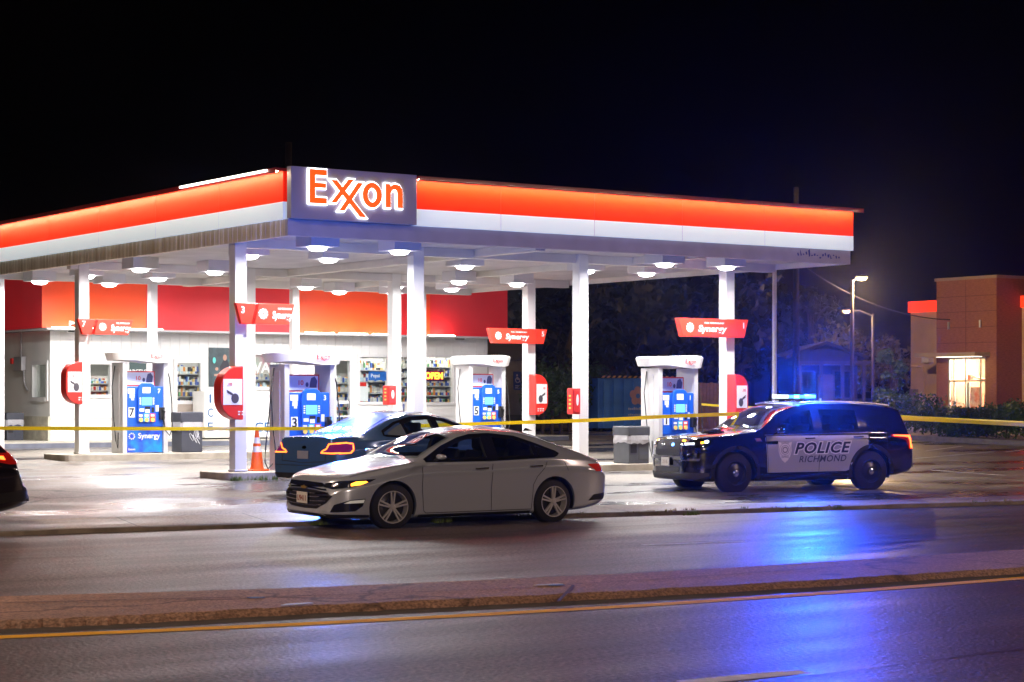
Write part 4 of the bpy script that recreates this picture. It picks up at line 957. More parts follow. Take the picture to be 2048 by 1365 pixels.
    def proj(s, kind, u, v, sg=-1):
        L = s.L
        if kind == 'side': return s.hit(Vector((u - L / 2, sg * 3, v)), Vector((0, -sg, 0)))
        if kind == 'top': return s.hit(Vector((u - L / 2, v * -sg, 4)), Vector((0, 0, -1)))
        if kind == 'front': c = Vector((1.0 - L / 2, 0, v)); d = Vector((-math.cos(u), sg * math.sin(u), 0))
        else: c = Vector((L / 2 - 1.0, 0, v)); d = Vector((math.cos(u), sg * math.sin(u), 0))
        return s.hit(c + d * 3, -d)
    def patch(s, name, poly, kind, m, off=.005, g=.05, both=True, parent=None, sg=-1, sym=False, emis=None):
        """surface part cut to a polygon and laid on the body; both: mirrored twin; sym: one piece across the centre line"""
        if sym: poly = poly + [(-u, v) if kind in ('front', 'rear') else (u, -v) for u, v in poly[::-1]]
        b = []
        for i in range(len(poly)):
            p, q = Vector(poly[i]), Vector(poly[(i + 1) % len(poly)]); n = max(1, int((q - p).length / g))
            b += [p.lerp(q, k / n) for k in range(n)]
        def ins(x, y):
            c = False
            for i in range(len(poly)):
                (x1, y1), (x2, y2) = poly[i], poly[i - 1]
                if (y1 > y) != (y2 > y) and x < (x2 - x1) * (y - y1) / (y2 - y1) + x1: c = not c
            return c
        n0 = len(b); x0 = min(p[0] for p in poly); x1 = max(p[0] for p in poly); y0 = min(p[1] for p in poly); y1 = max(p[1] for p in poly)
        x = x0 + g * .5
        while x < x1:
            y = y0 + g * .5
            while y < y1:
                if ins(x, y) and min((Vector((x, y)) - q).length for q in b[:n0]) > g * .35: b.append(Vector((x, y)))
                y += g
            x += g
        r = delaunay_2d_cdt(b, [(i, (i + 1) % n0) for i in range(n0)], [], 1, 1e-5)
        P2, FF = r[0], r[2]; out = []
        for sgn in ((sg, -sg) if both else (sg,)):
            mb = MB(); vs = []
            for p in P2:
                h, n = s.proj(kind, p.x, p.y, sgn); vs.append(tuple(h + n * off))
            mb.add(vs, FF); o = mb.obj(name, m, parent or s.t, smooth=True, angle=60)
            # orient outwards
            me = o.data; c = Vector((0, 0, .7)); 
            if sum((p.center - c).dot(p.normal) for p in me.polygons) < 0: me.flip_normals()
            out.append(o)
        return out
    def seam(s, name, path, kind, m, wd=.008, off=.003, both=True, parent=None, closed=False, sg=-1, step=.04):
        P = [Vector(p) for p in path]; 
        if closed: P.append(P[0])
        d = []
        for a, b in zip(P, P[1:]):
            n = max(1, int((b - a).length / step)); d += [a.lerp(b, k / n) for k in range(n)]
        d.append(P[-1]); out = []
        for sgn in ((sg, -sg) if both else (sg,)):
            vs = []; mb = MB()
            for i, p in enumerate(d):
                t = (d[min(i + 1, len(d) - 1)] - d[max(i - 1, 0)]); t.normalize(); q = Vector((-t.y, t.x)) * wd / 2
                for z in (p - q, p + q):
                    h, n = s.proj(kind, z.x, z.y, sgn); vs.append(tuple(h + n * off))
            mb.add(vs, [(2 * i, 2 * i + 1, 2 * i + 3, 2 * i + 2) for i in range(len(d) - 1)]); out.append(mb.obj(name, m, parent or s.body))
        return out
    def decal_text(s, name, body, u, v, w_, h_, m, off, sg=-1, shear=0, offset=0, ref=None, parent=None, spacing=1, tilt=0):
        vs, fs = text_geo(body, shear, offset, spacing); rv = text_geo(ref or body, shear, 0.0, spacing)[0]
        x0 = min(a[0] for a in rv); x1 = max(a[0] for a in rv); y0 = min(a[1] for a in rv); y1 = max(a[1] for a in rv); mb = MB(); o = []
        for a in vs:
            uu = (a[0] - (x0 + x1) / 2) / (x1 - x0) * w_; vv = (a[1] - (y0 + y1) / 2) / (y1 - y0) * h_
            if sg > 0: uu = -uu
            h, n = s.proj('side', u + uu, v + vv + tilt * uu, sg); o.append(tuple(h + Vector((0, sg, 0)) * (off + (a[2] + .5) * .0015)))
        mb.add(o, fs); return mb.obj(name, m, parent or s.t)
    def wheels(s, style, rim_m, steer=0.0):
        r = s.sp['r']; rr = s.sp['rim']; tw = s.sp.get('tw', .225); L = s.L
        tyre = [(rr, -.012), (rr + .02, 0), (r * .90, .006), (r * .965, .022), (r, .05), (r, tw - .05), (r * .965, tw - .02), (rr, tw)]
        Mt = mat('tyre_rubber', (.016, .016, .017), .75, bump=.2, bs=40)
        for ai, xa in enumerate(s.sp['axles']):
            for sg in (-1, 1):
                y = sg * (s.wmax - .03)
                rot = Matrix.Rotation(steer if ai == 0 else 0, 4, 'Z') @ Matrix.Rotation(R(90) if sg > 0 else R(-90), 4, 'X')
                rot = Matrix.Rotation(steer if ai == 0 else 0, 4, 'Z') @ Matrix(((1, 0, 0, 0), (0, 0, -sg, 0), (0, 1 if sg < 0 else -1, 0, 0), (0, 0, 0, 1)))
                root = bpy.data.objects.new('wheel', None); COL.objects.link(root); root.parent = s.t; root.location = (xa - L / 2, y, r); root.empty_display_size = .05
                mb = MB(rot); mb.lathe(tyre, 48, cap=False); mb.obj('tyre', Mt, root, smooth=True, angle=50)
                mb = MB(rot)
                if style == 'alloy':
                    mb.lathe([(rr * 1.0, -.004), (rr * 1.01, -.012), (rr * .955, -.012), (rr * .93, .02), (rr * .90, .12)], 40, cap=False)
                    for k in range(5):
                        a = 2 * math.pi * k / 5 + .3
                        for q in (-1, 1):
                            b0 = a + q * .30; b1 = a + q * .13; w0 = .0135; 
                            p0 = Vector((math.cos(b0), math.sin(b0))) * rr * .16; p1 = Vector((math.cos(b1), math.sin(b1))) * rr * .955
                            t = (p1 - p0).normalized(); n = Vector((-t.y, t.x)) * w0
                            vv = [(p0.x - n.x, p0.y - n.y, .0), (p0.x + n.x, p0.y + n.y, .0), (p1.x + n.x * .8, p1.y + n.y * .8, .0), (p1.x - n.x * .8, p1.y - n.y * .8, .0)]
                            hi = [(x_, y_, z_ + (-.0 if i_ < 2 else -.004)) for i_, (x_, y_, z_) in enumerate(vv)]; lo = [(x_, y_, .035) for x_, y_, z_ in vv]
                            mb.add(hi + lo, [(0, 1, 2, 3), (7, 6, 5, 4), (0, 4, 5, 1), (1, 5, 6, 2), (2, 6, 7, 3), (3, 7, 4, 0)])
                    mb.lathe([(0, -.012), (rr * .13, -.010), (rr * .19, .004), (rr * .20, .04)], 20)
                    mb.obj('rim', rim_m, root, smooth=True, angle=30)
                    mb = MB(rot); mb.lathe([(0, .07), (rr * .55, .07), (rr * .9, .10)], 24); mb.obj('brake_disc', mat('brake_dark', (.05, .05, .055), .4, .6), root)
                else:
                    mb.lathe([(rr * 1.0, -.004), (rr * 1.01, -.012), (rr * .95, -.012), (rr * .92, .02), (rr * .80, .04), (rr * .62, .03), (rr * .45, .005), (rr * .30, .0), (rr * .28, .02)], 40, cap=False)
                    mb.obj('rim', rim_m, root, smooth=True, angle=30)
                    mb = MB(rot)
                    for k in range(12):
                        a = 2 * math.pi * k / 12; mb.prism(ell(rr * .73 * math.cos(a), rr * .73 * math.sin(a), .017, .017, 8), .028, .034)
                    mb.obj('vent_holes', M_black, root)
                    mb = MB(rot); mb.lathe([(0, -.028), (rr * .16, -.025), (rr * .26, -.010), (rr * .28, .01)], 24); mb.obj('hub_cap', M_chrome, root, smooth=True)
        mb = MB(); rw = r + s.sp.get('gap', .055) - .004
        for xa in s.sp['axles']:
            for sg in (-1, 1):
                vv = []; n = 24
                for y_ in (sg * (s.wmax - .31), sg * (s.wmax - .05)): vv += [(xa - L / 2 + rw * math.cos(math.pi * (k / (n - 1) * 1.2 - .1)), y_, r + rw * math.sin(math.pi * (k / (n - 1) * 1.2 - .1))) for k in range(n)]
                mb = MB(); mb.add(vv, [(k, k + 1, n + k + 1, n + k) for k in range(n - 1)] + [tuple(range(n))]); mb.obj('wheel_well', M_black, s.t)
    def mirror(s, x, z, m, w_=.11, ln=.2, h=.13):
        for sg in (-1, 1):
            p, n = s.proj('side', x, z - .02, sg); mb = MB(); y = p.y
            mb.lathe([(0, -.5), (.30, -.46), (.46, -.3), (.5, 0), (.47, .35), (.40, .5), (0, .5)], 20, 0, T(x - s.L / 2, y + sg * (.06 + ln / 2), z + .05) @ Matrix(((w_, 0, 0, 0), (0, ln * .5, 0, 0), (0, 0, h, 0), (0, 0, 0, 1))) @ Matrix.Rotation(R(90), 4, 'Y') @ Matrix.Scale(2, 4, Vector((0, 1, 0))))
            o = mb.obj('side_mirror', m, s.t, smooth=True, angle=60)
            mb = MB(); mb.tube([(x - s.L / 2, y - sg * .02, z - .02), (x - s.L / 2, y + sg * .09, z + .02)], .022, 6); mb.obj('mirror_arm', M_black, o)
    def handle(s, x, z, m, sg):
        p, n = s.proj('side', x, z, sg); mb = MB(); y = p.y
        mb.tube([(x - .11 - s.L / 2, y, z), (x - .09 - s.L / 2, y + sg * .03, z), (x + .09 - s.L / 2, y + sg * .03, z + .005), (x + .11 - s.L / 2, y, z + .005)], .014, 6)
        return mb.obj('door_handle', m, s.t, smooth=True)
def bar_on(car, name, x0, x1, w_, z0, z1, m, yo=0.0, parent=None, bev=.02):
    mb = MB(); mb.box(x0 - car.L / 2, x1 - car.L / 2, yo - w_ / 2, yo + w_ / 2, z0, z1); return mb.obj(name, m, parent or car.t, bev=bev)
G_dark = mat('tinted_glass', (.010, .012, .016), .03, spec=.8)
G_see = glass_mat('see_through_glass', (.78, .84, .82), 1.52, .01)
G_tint = glass_mat('privacy_glass', (.12, .13, .14), 1.52, .01)
G_clear = glass_mat('windscreen_glass', (.70, .76, .72), 1.55, .01)
M_seam = mat('seam_black', (.012, .012, .014), .6)
M_amber = mat('amber_lit', (1, .45, .05), .4, emi=(1, .30, .02), es=6)
M_hl = mat('headlamp_dark', (.02, .022, .03), .06, spec=.8)
M_hl_on = mat('headlamp_lit', (1, 1, 1), .3, emi=(.95, .97, 1), es=14)
M_tail = mat('tail_red', (.25, .005, .005), .1, emi=(1, .02, .01), es=.10)
M_tail_on = mat('tail_lit', (1, .1, .02), .3, emi=(1, .10, .015), es=7)
M_tail_yel = mat('tail_lit_yellow', (1, .35, .03), .3, emi=(1, .17, .02), es=4)
M_plate = mat('licence_plate', (.75, .75, .72), .4)
M_trim = mat('trim_black_gloss', (.01, .01, .012), .12)

# ---- silver sedan
P_sil = mat('silver_paint', (.74, .84, .98), .24, .55, coat=1.0, noise=.04, ns=300)
sed_sp = dict(L=4.93, r=.335, rim=.232, axles=(.95, 3.78), gap=.05,
    top=[(0, .57), (.02, .66), (.07, .735), (.16, .785), (.35, .84), (.8, .925), (1.2, .985), (1.36, 1.01), (1.75, 1.21), (2.15, 1.375), (2.5, 1.44), (2.8, 1.458), (3.2, 1.44), (3.6, 1.37), (4.0, 1.25), (4.4, 1.11), (4.62, 1.02), (4.75, .975), (4.83, .945), (4.86, .88), (4.90, .74), (4.93, .58)],
    belt=[(0, .48), (.05, .58), (.2, .70), (.8, .82), (1.4, .93), (2.6, .955), (3.7, .985), (4.2, .965), (4.7, .90), (4.86, .80), (4.93, .5)],
    w=[(0, .46), (.02, .56), (.06, .655), (.14, .745), (.3, .835), (.6, .90), (.95, .927), (4.0, .927), (4.4, .90), (4.7, .835), (4.86, .74), (4.93, .62)],
    wb=[(0, .42), (.05, .57), (.14, .69), (.3, .79), (.6, .855), (1.0, .885), (2.5, .90), (3.7, .885), (4.3, .83), (4.7, .75), (4.93, .55)],
    wr=[(0, .34), (.06, .50), (.16, .62), (.4, .72), (1.0, .775), (1.38, .775), (1.8, .70), (2.2, .62), (2.6, .59), (3.2, .58), (3.6, .575), (4.1, .61), (4.5, .67), (4.75, .65), (4.93, .45)],
    drop=[(0, .04), (.3, .045), (1.3, .04), (1.8, .06), (2.4, .065), (3.8, .065), (4.4, .05), (4.7, .03), (4.93, .03)],
    bot=[(0, .24), (.1, .19), (.5, .17), (1.4, .165), (3.4, .165), (4.3, .20), (4.7, .26), (4.93, .34)])
sq = [[(1.62, .998), (1.90, 1.165), (2.22, 1.275), (2.43, 1.318), (2.60, 1.325), (2.60, 1.0)], [(2.76, 1.0), (2.76, 1.328), (3.18, 1.285), (3.46, 1.195), (3.46, 1.022)]]
sed_sp.update(cabin=(1.42, 3.95, .42), side_open=sq, top_open=[([(1.40, 0), (1.42, .35), (1.50, .66), (1.80, .625), (2.08, .575), (2.12, .3), (2.14, 0)], .93), ([(3.50, 0), (3.50, .42), (3.9, .46), (3.92, 0)], 1.0)])
sed = Car('sedan', 'silver grey four door sedan stopped at the curb in front of the canopy', 'car', sed_sp, P_sil, (16.72, 25.70, -.01), R(-.5), R(1.2))
sed.wheels('alloy', mat('alloy_silver', (.75, .75, .77), .3, .35), R(-8))
W = [(1.52, .985), (1.87, 1.17), (2.2, 1.29), (2.42, 1.335), (2.75, 1.345), (3.2, 1.30), (3.52, 1.20), (3.92, 1.055), (3.80, 1.02), (2.62, .985)]
for xp_, w_ in ((2.68, .15), (3.50, .06)): sed.patch('pillar_trim', [(xp_ - w_ / 2, .99), (xp_ + w_ / 2, .995), (xp_ + w_ / 2, 1.33 if w_ > .1 else 1.20), (xp_ - w_ / 2, 1.335 if w_ > .1 else 1.21)], 'side', M_trim, .0045)
sed.patch('mirror_triangle', [(1.53, .987), (1.66, .99), (1.70, 1.06), (1.62, 1.04)], 'side', M_trim, .0045)
for q_ in sq: sed.patch('side_window', q_, 'side', G_see, .008); sed.seam('window_rubber', q_, 'side', M_trim, .045, .0085, closed=True, parent=sed.t)
sed.interior(1.46, (2.35, 3.25), .50)
sed.patch('quarter_window', [(3.53, 1.03), (3.53, 1.165), (3.86, 1.055), (3.78, 1.035)], 'side', G_dark, .008)
sed.seam('window_frame', W, 'side', M_trim, .045, .006, closed=True, parent=sed.t)
sed.seam('chrome_trim', W, 'side', M_chrome, .012, .0095, closed=True, parent=sed.t)
sed.patch('windscreen', [(1.33, 0), (1.35, .35), (1.47, .695), (1.80, .655), (2.08, .60), (2.12, .3), (2.14, 0)], 'top', G_clear, .006, sym=True, both=False)
sed.patch('rear_window', [(3.60, 0), (3.60, .48), (4.0, .51), (4.38, .54), (4.45, .3), (4.47, 0)], 'top', G_dark, .006, sym=True, both=False)
for pth in ([(1.44, .93), (1.42, .6), (1.46, .27), (1.50, .235)], [(2.66, .96), (2.62, .55), (2.64, .235)], [(3.66, .99), (3.62, .88), (3.45, .72), (3.38, .6), (3.36, .235)], [(1.5, .235), (3.36, .235)], [(4.02, .80), (3.98, .93)]):
    sed.seam('door_seam', pth, 'side', M_seam, .009)
sed.seam('hood_seam', [(.32, .74), (.7, .785), (1.2, .80), (1.36, .79)], 'top', M_seam, .008)
for x, z in ((2.47, .86), (3.45, .875)):
    for sg in (-1, 1): sed.handle(x, z, M_chrome, sg)
sed.mirror(1.68, 1.0, P_sil, .10, .2, .075)
# front end
sed.patch('upper_grille', [(0, .60), (.46, .625), (.50, .655), (.44, .68), (0, .685)], 'front', M_trim, .006, sym=True, both=False, g=.03)
lg = sed.patch('lower_grille', [(0, .30), (.36, .31), (.55, .40), (.64, .50), (.52, .555), (.3, .575), (0, .58)], 'front', M_black, .006, sym=True, both=False, g=.03)[0]
for z, u in ((.36, .46), (.42, .54), (.48, .60), (.53, .58)): sed.seam('grille_bar', [(-u, z + .012), (-.3, z - .004), (0, z - .008), (.3, z - .004), (u, z + .012)], 'front', M_chrome, .014, .014, both=False, parent=lg)
sed.seam('chrome_surround', [(-.54, .585), (-.3, .60), (0, .605), (.3, .60), (.54, .585)], 'front', M_chrome, .018, .014, both=False, parent=lg)
bt = sed.patch('emblem', [(0, .575), (.075, .58), (.085, .61), (.03, .612), (0, .63)], 'front', mat('emblem_gold', (.75, .5, .12), .3, .7), .022, sym=True, both=False, g=.02)
hl = sed.patch('headlight', [(.47, .625), (.62, .60), (.85, .625), (1.12, .70), (1.22, .745), (1.0, .735), (.7, .71), (.5, .675)], 'front', M_hl, .007, g=.03)
for o, sg in zip(hl, (-1, 1)):
    sed.patch('turn_signal', [(.86, .645), (.98, .66), (1.09, .70), (1.06, .715), (.93, .71), (.86, .68)], 'front', M_amber, .011, g=.02, both=False, parent=o, sg=sg)
    sed.patch('reflector', [(.60, .63), (.70, .635), (.72, .68), (.62, .675)], 'front', mat('reflector_silver', (.6, .6, .65), .15, .8), .010, g=.02, both=False, parent=o, sg=sg)
fl = sed.patch('fog_surround', [(.60, .27), (.92, .29), (1.02, .36), (1.06, .47), (.86, .45), (.66, .38)], 'front', M_trim, .006, g=.03)
for o, sg in zip(fl, (-1, 1)): sed.patch('daytime_lamp', [(.78, .40), (1.03, .41), (1.045, .455), (.86, .44)], 'front', mat('lamp_dim', (.5, .5, .52), .3, .4, emi=(1, .9, .75), es=.25), .010, g=.02, both=False, parent=o, sg=sg)
sed.patch('lower_lip', [(0, .19), (.7, .19), (1.15, .205), (1.2, .235), (.7, .245), (0, .25)], 'front', M_black, .008, sym=True, both=False, g=.04)
pl = bar_on(sed, 'licence_plate', -.045, -.03, .31, .37, .53, M_plate, bev=.004)
mb = MB(); text(mb, 'TXT 9411'.replace('TXT ', 'U'), F((-.047 - sed.L / 2, 0, .445), (0, -1, 0), (0, 0, 1)), w=.25, h=.08, depth=.003, offset=.01); mb.obj('plate_number', mat('plate_red_brown', (.35, .12, .1), .5), pl)
sed.patch('tail_light', [(.80, .77), (.92, .775), (1.0, .86), (1.02, .885), (.62, .885), (.66, .84)], 'rear', mat('tail_warm', (.35, .01, .01), .1, emi=(1, .05, .02), es=.15), .008, g=.03)
sed.patch('bumper_insert', [(.7, .34), (1.05, .33), (.95, .42), (.7, .44)], 'rear', M_black, .006, g=.03)
sed.patch('rocker_trim', [(1.38, .175), (3.35, .175), (3.35, .215), (1.38, .215)], 'side', M_black, .006)
mb = MB(); mb.prism([(0, 0), (.18, 0), (.05, .05)], -.006, .006); ob = mb.obj('roof_antenna', M_black, sed.t); ob.rotation_euler = (R(90), 0, 0); ob.location = (1.35, 0, 1.37)

# ---- police SUV
P_blk = mat('black_paint', (.006, .007, .013), .12, .0, coat=1.0)
P_wht = mat('white_door_wrap', (.46, .47, .52), .4, .1)
suv_sp = dict(L=5.05, r=.388, rim=.235, axles=(.93, 3.955), gap=.06, tw=.245,
    top=[(0, .86), (.03, .96), (.08, 1.03), (.18, 1.075), (.5, 1.115), (1.0, 1.16), (1.35, 1.20), (1.47, 1.23), (1.8, 1.46), (2.1, 1.63), (2.4, 1.705), (2.9, 1.745), (3.5, 1.745), (4.2, 1.71), (4.65, 1.655), (4.80, 1.62), (4.84, 1.53), (4.90, 1.36), (4.97, 1.15), (5.01, .95), (5.03, .75), (5.05, .58)],
    belt=[(0, .76), (.08, .90), (.3, 1.0), (1.5, 1.10), (3, 1.13), (4.5, 1.15), (4.85, 1.14), (4.97, 1.0), (5.05, .5)],
    w=[(0, .56), (.03, .66), (.1, .77), (.2, .85), (.4, .93), (.8, .995), (4.3, .99), (4.65, .955), (4.85, .90), (4.97, .86), (5.05, .78)],
    wb=[(0, .52), (.06, .68), (.18, .80), (.4, .89), (.8, .955), (4.3, .95), (4.7, .90), (4.95, .83), (5.05, .72)],
    wr=[(0, .46), (.06, .60), (.25, .76), (1, .86), (1.47, .87), (1.9, .775), (2.3, .715), (3.5, .70), (4.5, .675), (4.82, .65), (4.95, .72), (5.05, .66)],
    drop=[(0, .05), (.3, .04), (1.4, .04), (1.9, .06), (2.6, .06), (4.6, .06), (4.85, .05), (5.05, .03)],
    bot=[(0, .36), (.06, .28), (.4, .23), (1.5, .23), (3.6, .23), (4.4, .29), (4.9, .36), (5.05, .42)])
phi = R(24)                                        # heading in camera space, car axis to image horizontal
suv_rz = -(TH + 0) * 0
ax = Vector((CR * math.cos(phi) + SR * math.sin(phi), -SR * math.cos(phi) + CR * math.sin(phi), 0))      # front -> rear in world
iw = Vector((-ax.y, ax.x, 0))
Zs = 38.1; A = Vector((CR * ((1468 - 1024) / FPX * Zs) + SR * Zs, -SR * ((1468 - 1024) / FPX * Zs) + CR * Zs, 0))
c_ = A + ax * (5.05 / 2 - .93) + iw * .97
sv = [[(1.74, 1.14), (2.0, 1.36), (2.25, 1.50), (2.46, 1.57), (2.70, 1.595), (2.70, 1.155)], [(2.84, 1.16), (2.84, 1.605), (3.3, 1.605), (3.72, 1.59), (3.72, 1.18)], [(3.86, 1.19), (3.86, 1.575), (4.43, 1.515), (4.56, 1.46), (4.6, 1.24), (4.44, 1.20)]]
suv_sp.update(cabin=(1.52, 4.6, .50), side_open=sv[:2], top_open=[([(1.50, 0), (1.52, .45), (1.60, .76), (1.80, .72), (2.16, .65), (2.20, .3), (2.22, 0)], 1.10)])
suv = Car('police_suv', 'black and white police SUV with lit blue light bar and POLICE RICHMOND on its doors', 'car', suv_sp, P_blk, (c_.x + .05, c_.y, .06), math.atan2(ax.y, ax.x))
suv.wheels('steel', mat('steel_black', (.012, .012, .014), .35), R(4))
W = [(1.62, 1.125), (1.96, 1.38), (2.22, 1.53), (2.45, 1.595), (3.0, 1.63), (3.8, 1.61), (4.45, 1.545), (4.62, 1.48), (4.66, 1.22), (4.45, 1.175), (3.0, 1.145)]
for xp_ in (2.77, 3.79): suv.patch('pillar_trim', [(xp_ - .07, 1.15), (xp_ + .07, 1.16), (xp_ + .07, 1.60), (xp_ - .07, 1.60)], 'side', M_trim, .0045)
suv.seam('window_frame', W, 'side', M_trim, .04, .005, closed=True, parent=suv.t)
for i_, q in enumerate(sv): suv.patch('side_window', q, 'side', G_tint if i_ < 2 else G_dark, .008); suv.seam('window_rubber', q, 'side', M_trim, .05, .0085, closed=True, parent=suv.t)
suv.interior(1.56, (2.45, 3.4), .68)
suv.patch('windscreen', [(1.40, 0), (1.43, .45), (1.54, .80), (1.80, .755), (2.16, .68), (2.20, .3), (2.22, 0)], 'top', G_clear, .006, sym=True, both=False)
suv.patch('roof_panel', [(2.30, 0), (2.32, .66), (2.9, .665), (4.5, .63), (4.55, 0)], 'top', mat('roof_white', (.75, .75, .78), .3, coat=.6), .005, sym=True, both=False, g=.1)
rp = [(1.56, 1.105), (2.6, 1.125), (3.885, 1.15), (3.87, .90), (3.80, .86), (3.66, .78), (3.55, .66), (3.50, .52), (3.46, .43), (3.36, .40), (1.61, .39)]
suv.patch('door_panel_white', rp, 'side', P_wht, .004, g=.08)
for pth in ([(1.585, 1.11), (1.60, .8), (1.64, .33)], [(2.76, 1.14), (2.75, .33)], [(3.90, 1.16), (3.87, .86), (3.6, .68), (3.48, .5), (3.42, .33)], [(1.64, .33), (3.42, .33)]): suv.seam('door_seam', pth, 'side', M_seam, .010, .006)
for x, z in ((2.56, 1.035), (3.66, 1.055)):
    for sg in (-1, 1): suv.handle(x, z, M_black, sg)
suv.mirror(1.80, 1.14, P_blk, .11, .24, .10)
for sg in (-1,):
    suv.decal_text('police_outline', 'POLICE', 2.83, .855, 1.24, .20, mat('vinyl_white', (.97, .97, .97), .3), .006, sg, .28, .095, spacing=1.12, tilt=.012)
    suv.decal_text('police_lettering', 'POLICE', 2.83, .855, 1.24, .20, mat('police_navy', (.012, .02, .09), .4), .009, sg, .28, .028, spacing=1.12, tilt=.012)
    suv.decal_text('city_lettering', 'RICHMOND', 2.83, .645, 1.06, .12, mat('city_grey', (.05, .06, .13), .4), .007, sg, .22, .012, spacing=1.1, tilt=.012)
    B = [(1.985, .575), (2.05, .625), (2.10, .70), (2.13, .80), (2.125, .90), (2.135, .965), (2.09, 1.01), (2.04, 1.025), (1.985, 1.045), (1.93, 1.025), (1.88, 1.01), (1.835, .965), (1.845, .90), (1.84, .80), (1.87, .70), (1.92, .625)]
    bd = suv.patch('police_badge', B, 'side', mat('badge_white', (.95, .93, .86), .35), .006, g=.05, both=False, sg=sg)[0]
    for rr_, wdd, cc in ((.085, .01, 0), (.125, .006, 0), (.05, .02, 0)): suv.seam('badge_ring', ell(1.985, .82, rr_, rr_, 22), 'side', mat('badge_line', (.30, .29, .28), .5), wdd, .009, both=False, sg=sg, closed=True, parent=bd, step=.02)
    for z in (.945, .965, .70, .675): suv.seam('badge_line', [(1.90, z - .005), (1.985, z + .008), (2.07, z - .005)], 'side', MATS['badge_line'], .008, .009, both=False, sg=sg, parent=bd)
    suv.patch('flag_sticker', [(1.33, 1.045), (1.45, 1.05), (1.50, .985), (1.37, .98)], 'side', mat('flag_sticker', (.6, .2, .18), .4, col2=(.06, .12, .4), ns=9), .006, g=.04, both=False, sg=sg)
suv.patch('upper_grille', [(0, .71), (.44, .72), (.46, .80), (.42, 1.0), (.38, 1.01), (0, 1.015)], 'front', mat('grille_mesh', (.008, .008, .009), .5, 0, bump=1.0, bs=60, spec=.25), .006, sym=True, both=False, g=.04)
for o, sg in zip(suv.patch('headlight', [(.47, .91), (.60, .895), (.82, .92), (.98, .965), (1.0, 1.015), (.75, 1.01), (.44, 1.02)], 'front', M_hl, .007, g=.03), (-1, 1)):
    suv.patch('lamp_glow', [(.56, .915), (.74, .925), (.74, .965), (.56, .96)], 'front', mat('lamp_soft', (1, 1, 1), .3, emi=(.85, .9, 1), es=1.6), .011, g=.02, both=False, parent=o, sg=sg)
    suv.patch('turn_signal', [(.46, .985), (.56, .98), (.56, 1.01), (.46, 1.013)], 'front', M_amber, .011, g=.02, both=False, parent=o, sg=sg)
    suv.patch('side_marker', [(.84, .945), (.90, .96), (.90, .99), (.84, .98)], 'front', M_amber, .011, g=.02, both=False, parent=o, sg=sg)
    suv.patch('strobe', [(.91, .96), (.965, .97), (.965, 1.005), (.91, 1.0)], 'front', M_hl_on, .011, g=.02, both=False, parent=o, sg=sg)
for sg in (-1, 1):
    suv.patch('grille_strobe', ell(.20, .92, .055, .03, 14), 'front', mat('strobe_blue', (.2, .5, 1), .3, emi=(.08, .32, 1), es=5) if sg < 0 else M_hl, .016, g=.03, both=False, sg=sg)
for z0, z1, u0, u1, nm in ((.645, .70, 0, .62, 'bumper_ridge'),):
    suv.patch(nm, [(0, z0), (u1, z0), (u1 + .06, z1 + .02), (0, z1)], 'front', P_blk, .02, sym=True, both=False, g=.04)
suv.patch('fog_housing', [(.50, .50), (.86, .50), (.92, .62), (.86, .68), (.52, .66)], 'front', M_trim, .006, g=.04)
suv.patch('fog_chrome', [(.50, .625), (.82, .625), (.84, .67), (.52, .67)], 'front', mat('fog_silver', (.35, .35, .37), .25, .7), .012, g=.04)
suv.patch('lower_grille', [(0, .40), (.42, .40), (.44, .50), (0, .505)], 'front', M_black, .008, sym=True, both=False, g=.04)
suv.patch('skid_plate', [(0, .27), (.75, .28), (.98, .34), (.98, .40), (.6, .41), (.5, .385), (0, .385)], 'front', mat('skid_grey', (.06, .06, .062), .6), .012, sym=True, both=False, g=.04)
pl = bar_on(suv, 'licence_plate', -.06, -.045, .31, .52, .68, M_plate, bev=.004)
mb = MB(); text(mb, '216', F((-.062 - suv.L / 2, 0, .60), (0, -1, 0), (0, 0, 1)), w=.2, h=.07, depth=.003, offset=.01); mb.obj('plate_number', mat('plate_pale', (.5, .45, .4), .5), pl)
for xa in suv_sp['axles']:
    suv.seam('arch_trim', [(xa + .485 * math.cos(R(a)), .388 + .485 * math.sin(R(a))) for a in range(-14, 195, 8)], 'side', mat('cladding', (.012, .012, .014), .55), .075, .006, parent=suv.t)
suv.patch('rocker_cladding', [(1.48, .24), (3.42, .24), (3.42, .31), (1.48, .31)], 'side', MATS['cladding'], .006)
tl = suv.patch('tail_light', [(.72, .80), (.82, .80), (.90, .98), (1.22, 1.06), (1.2, 1.10), (.72, 1.09)], 'rear', M_tail, .007, g=.03)
for o, sg in zip(tl, (-1, 1)):
    suv.patch('tail_lamp', [(.74, .82), (.80, .82), (.82, 1.04), (1.16, 1.07), (1.15, 1.09), (.74, 1.08)], 'rear', M_tail_on, .011, g=.02, both=False, parent=o, sg=sg)
for sg in (-1, 1):
    mb = MB(); pts = []
    for k in range(12):
        x = 2.35 + (4.55 - 2.35) * k / 11; p, n = suv.proj('top', x, .69 if x < 4 else .67, sg); pts.append((p.x, p.y, p.z + .045))
    mb.tube(pts, .018, 8); mb.obj('roof_rail', mat('rail_silver', (.55, .55, .58), .25, .8), suv.t, smooth=True)
lb = bar_on(suv, 'light_bar', 2.66, 2.94, 1.22, 1.775, 1.80, M_black)
M_bw = mat('bar_white_lit', (1, 1, 1), .3, emi=(.7, .85, 1), es=3)
M_bb = mat('bar_blue_lit', (.1, .4, 1), .3, emi=(.05, .36, 1), es=16)
M_bd = mat('bar_lens', (.2, .3, .5), .1, emi=(.012, .10, 1), es=7)
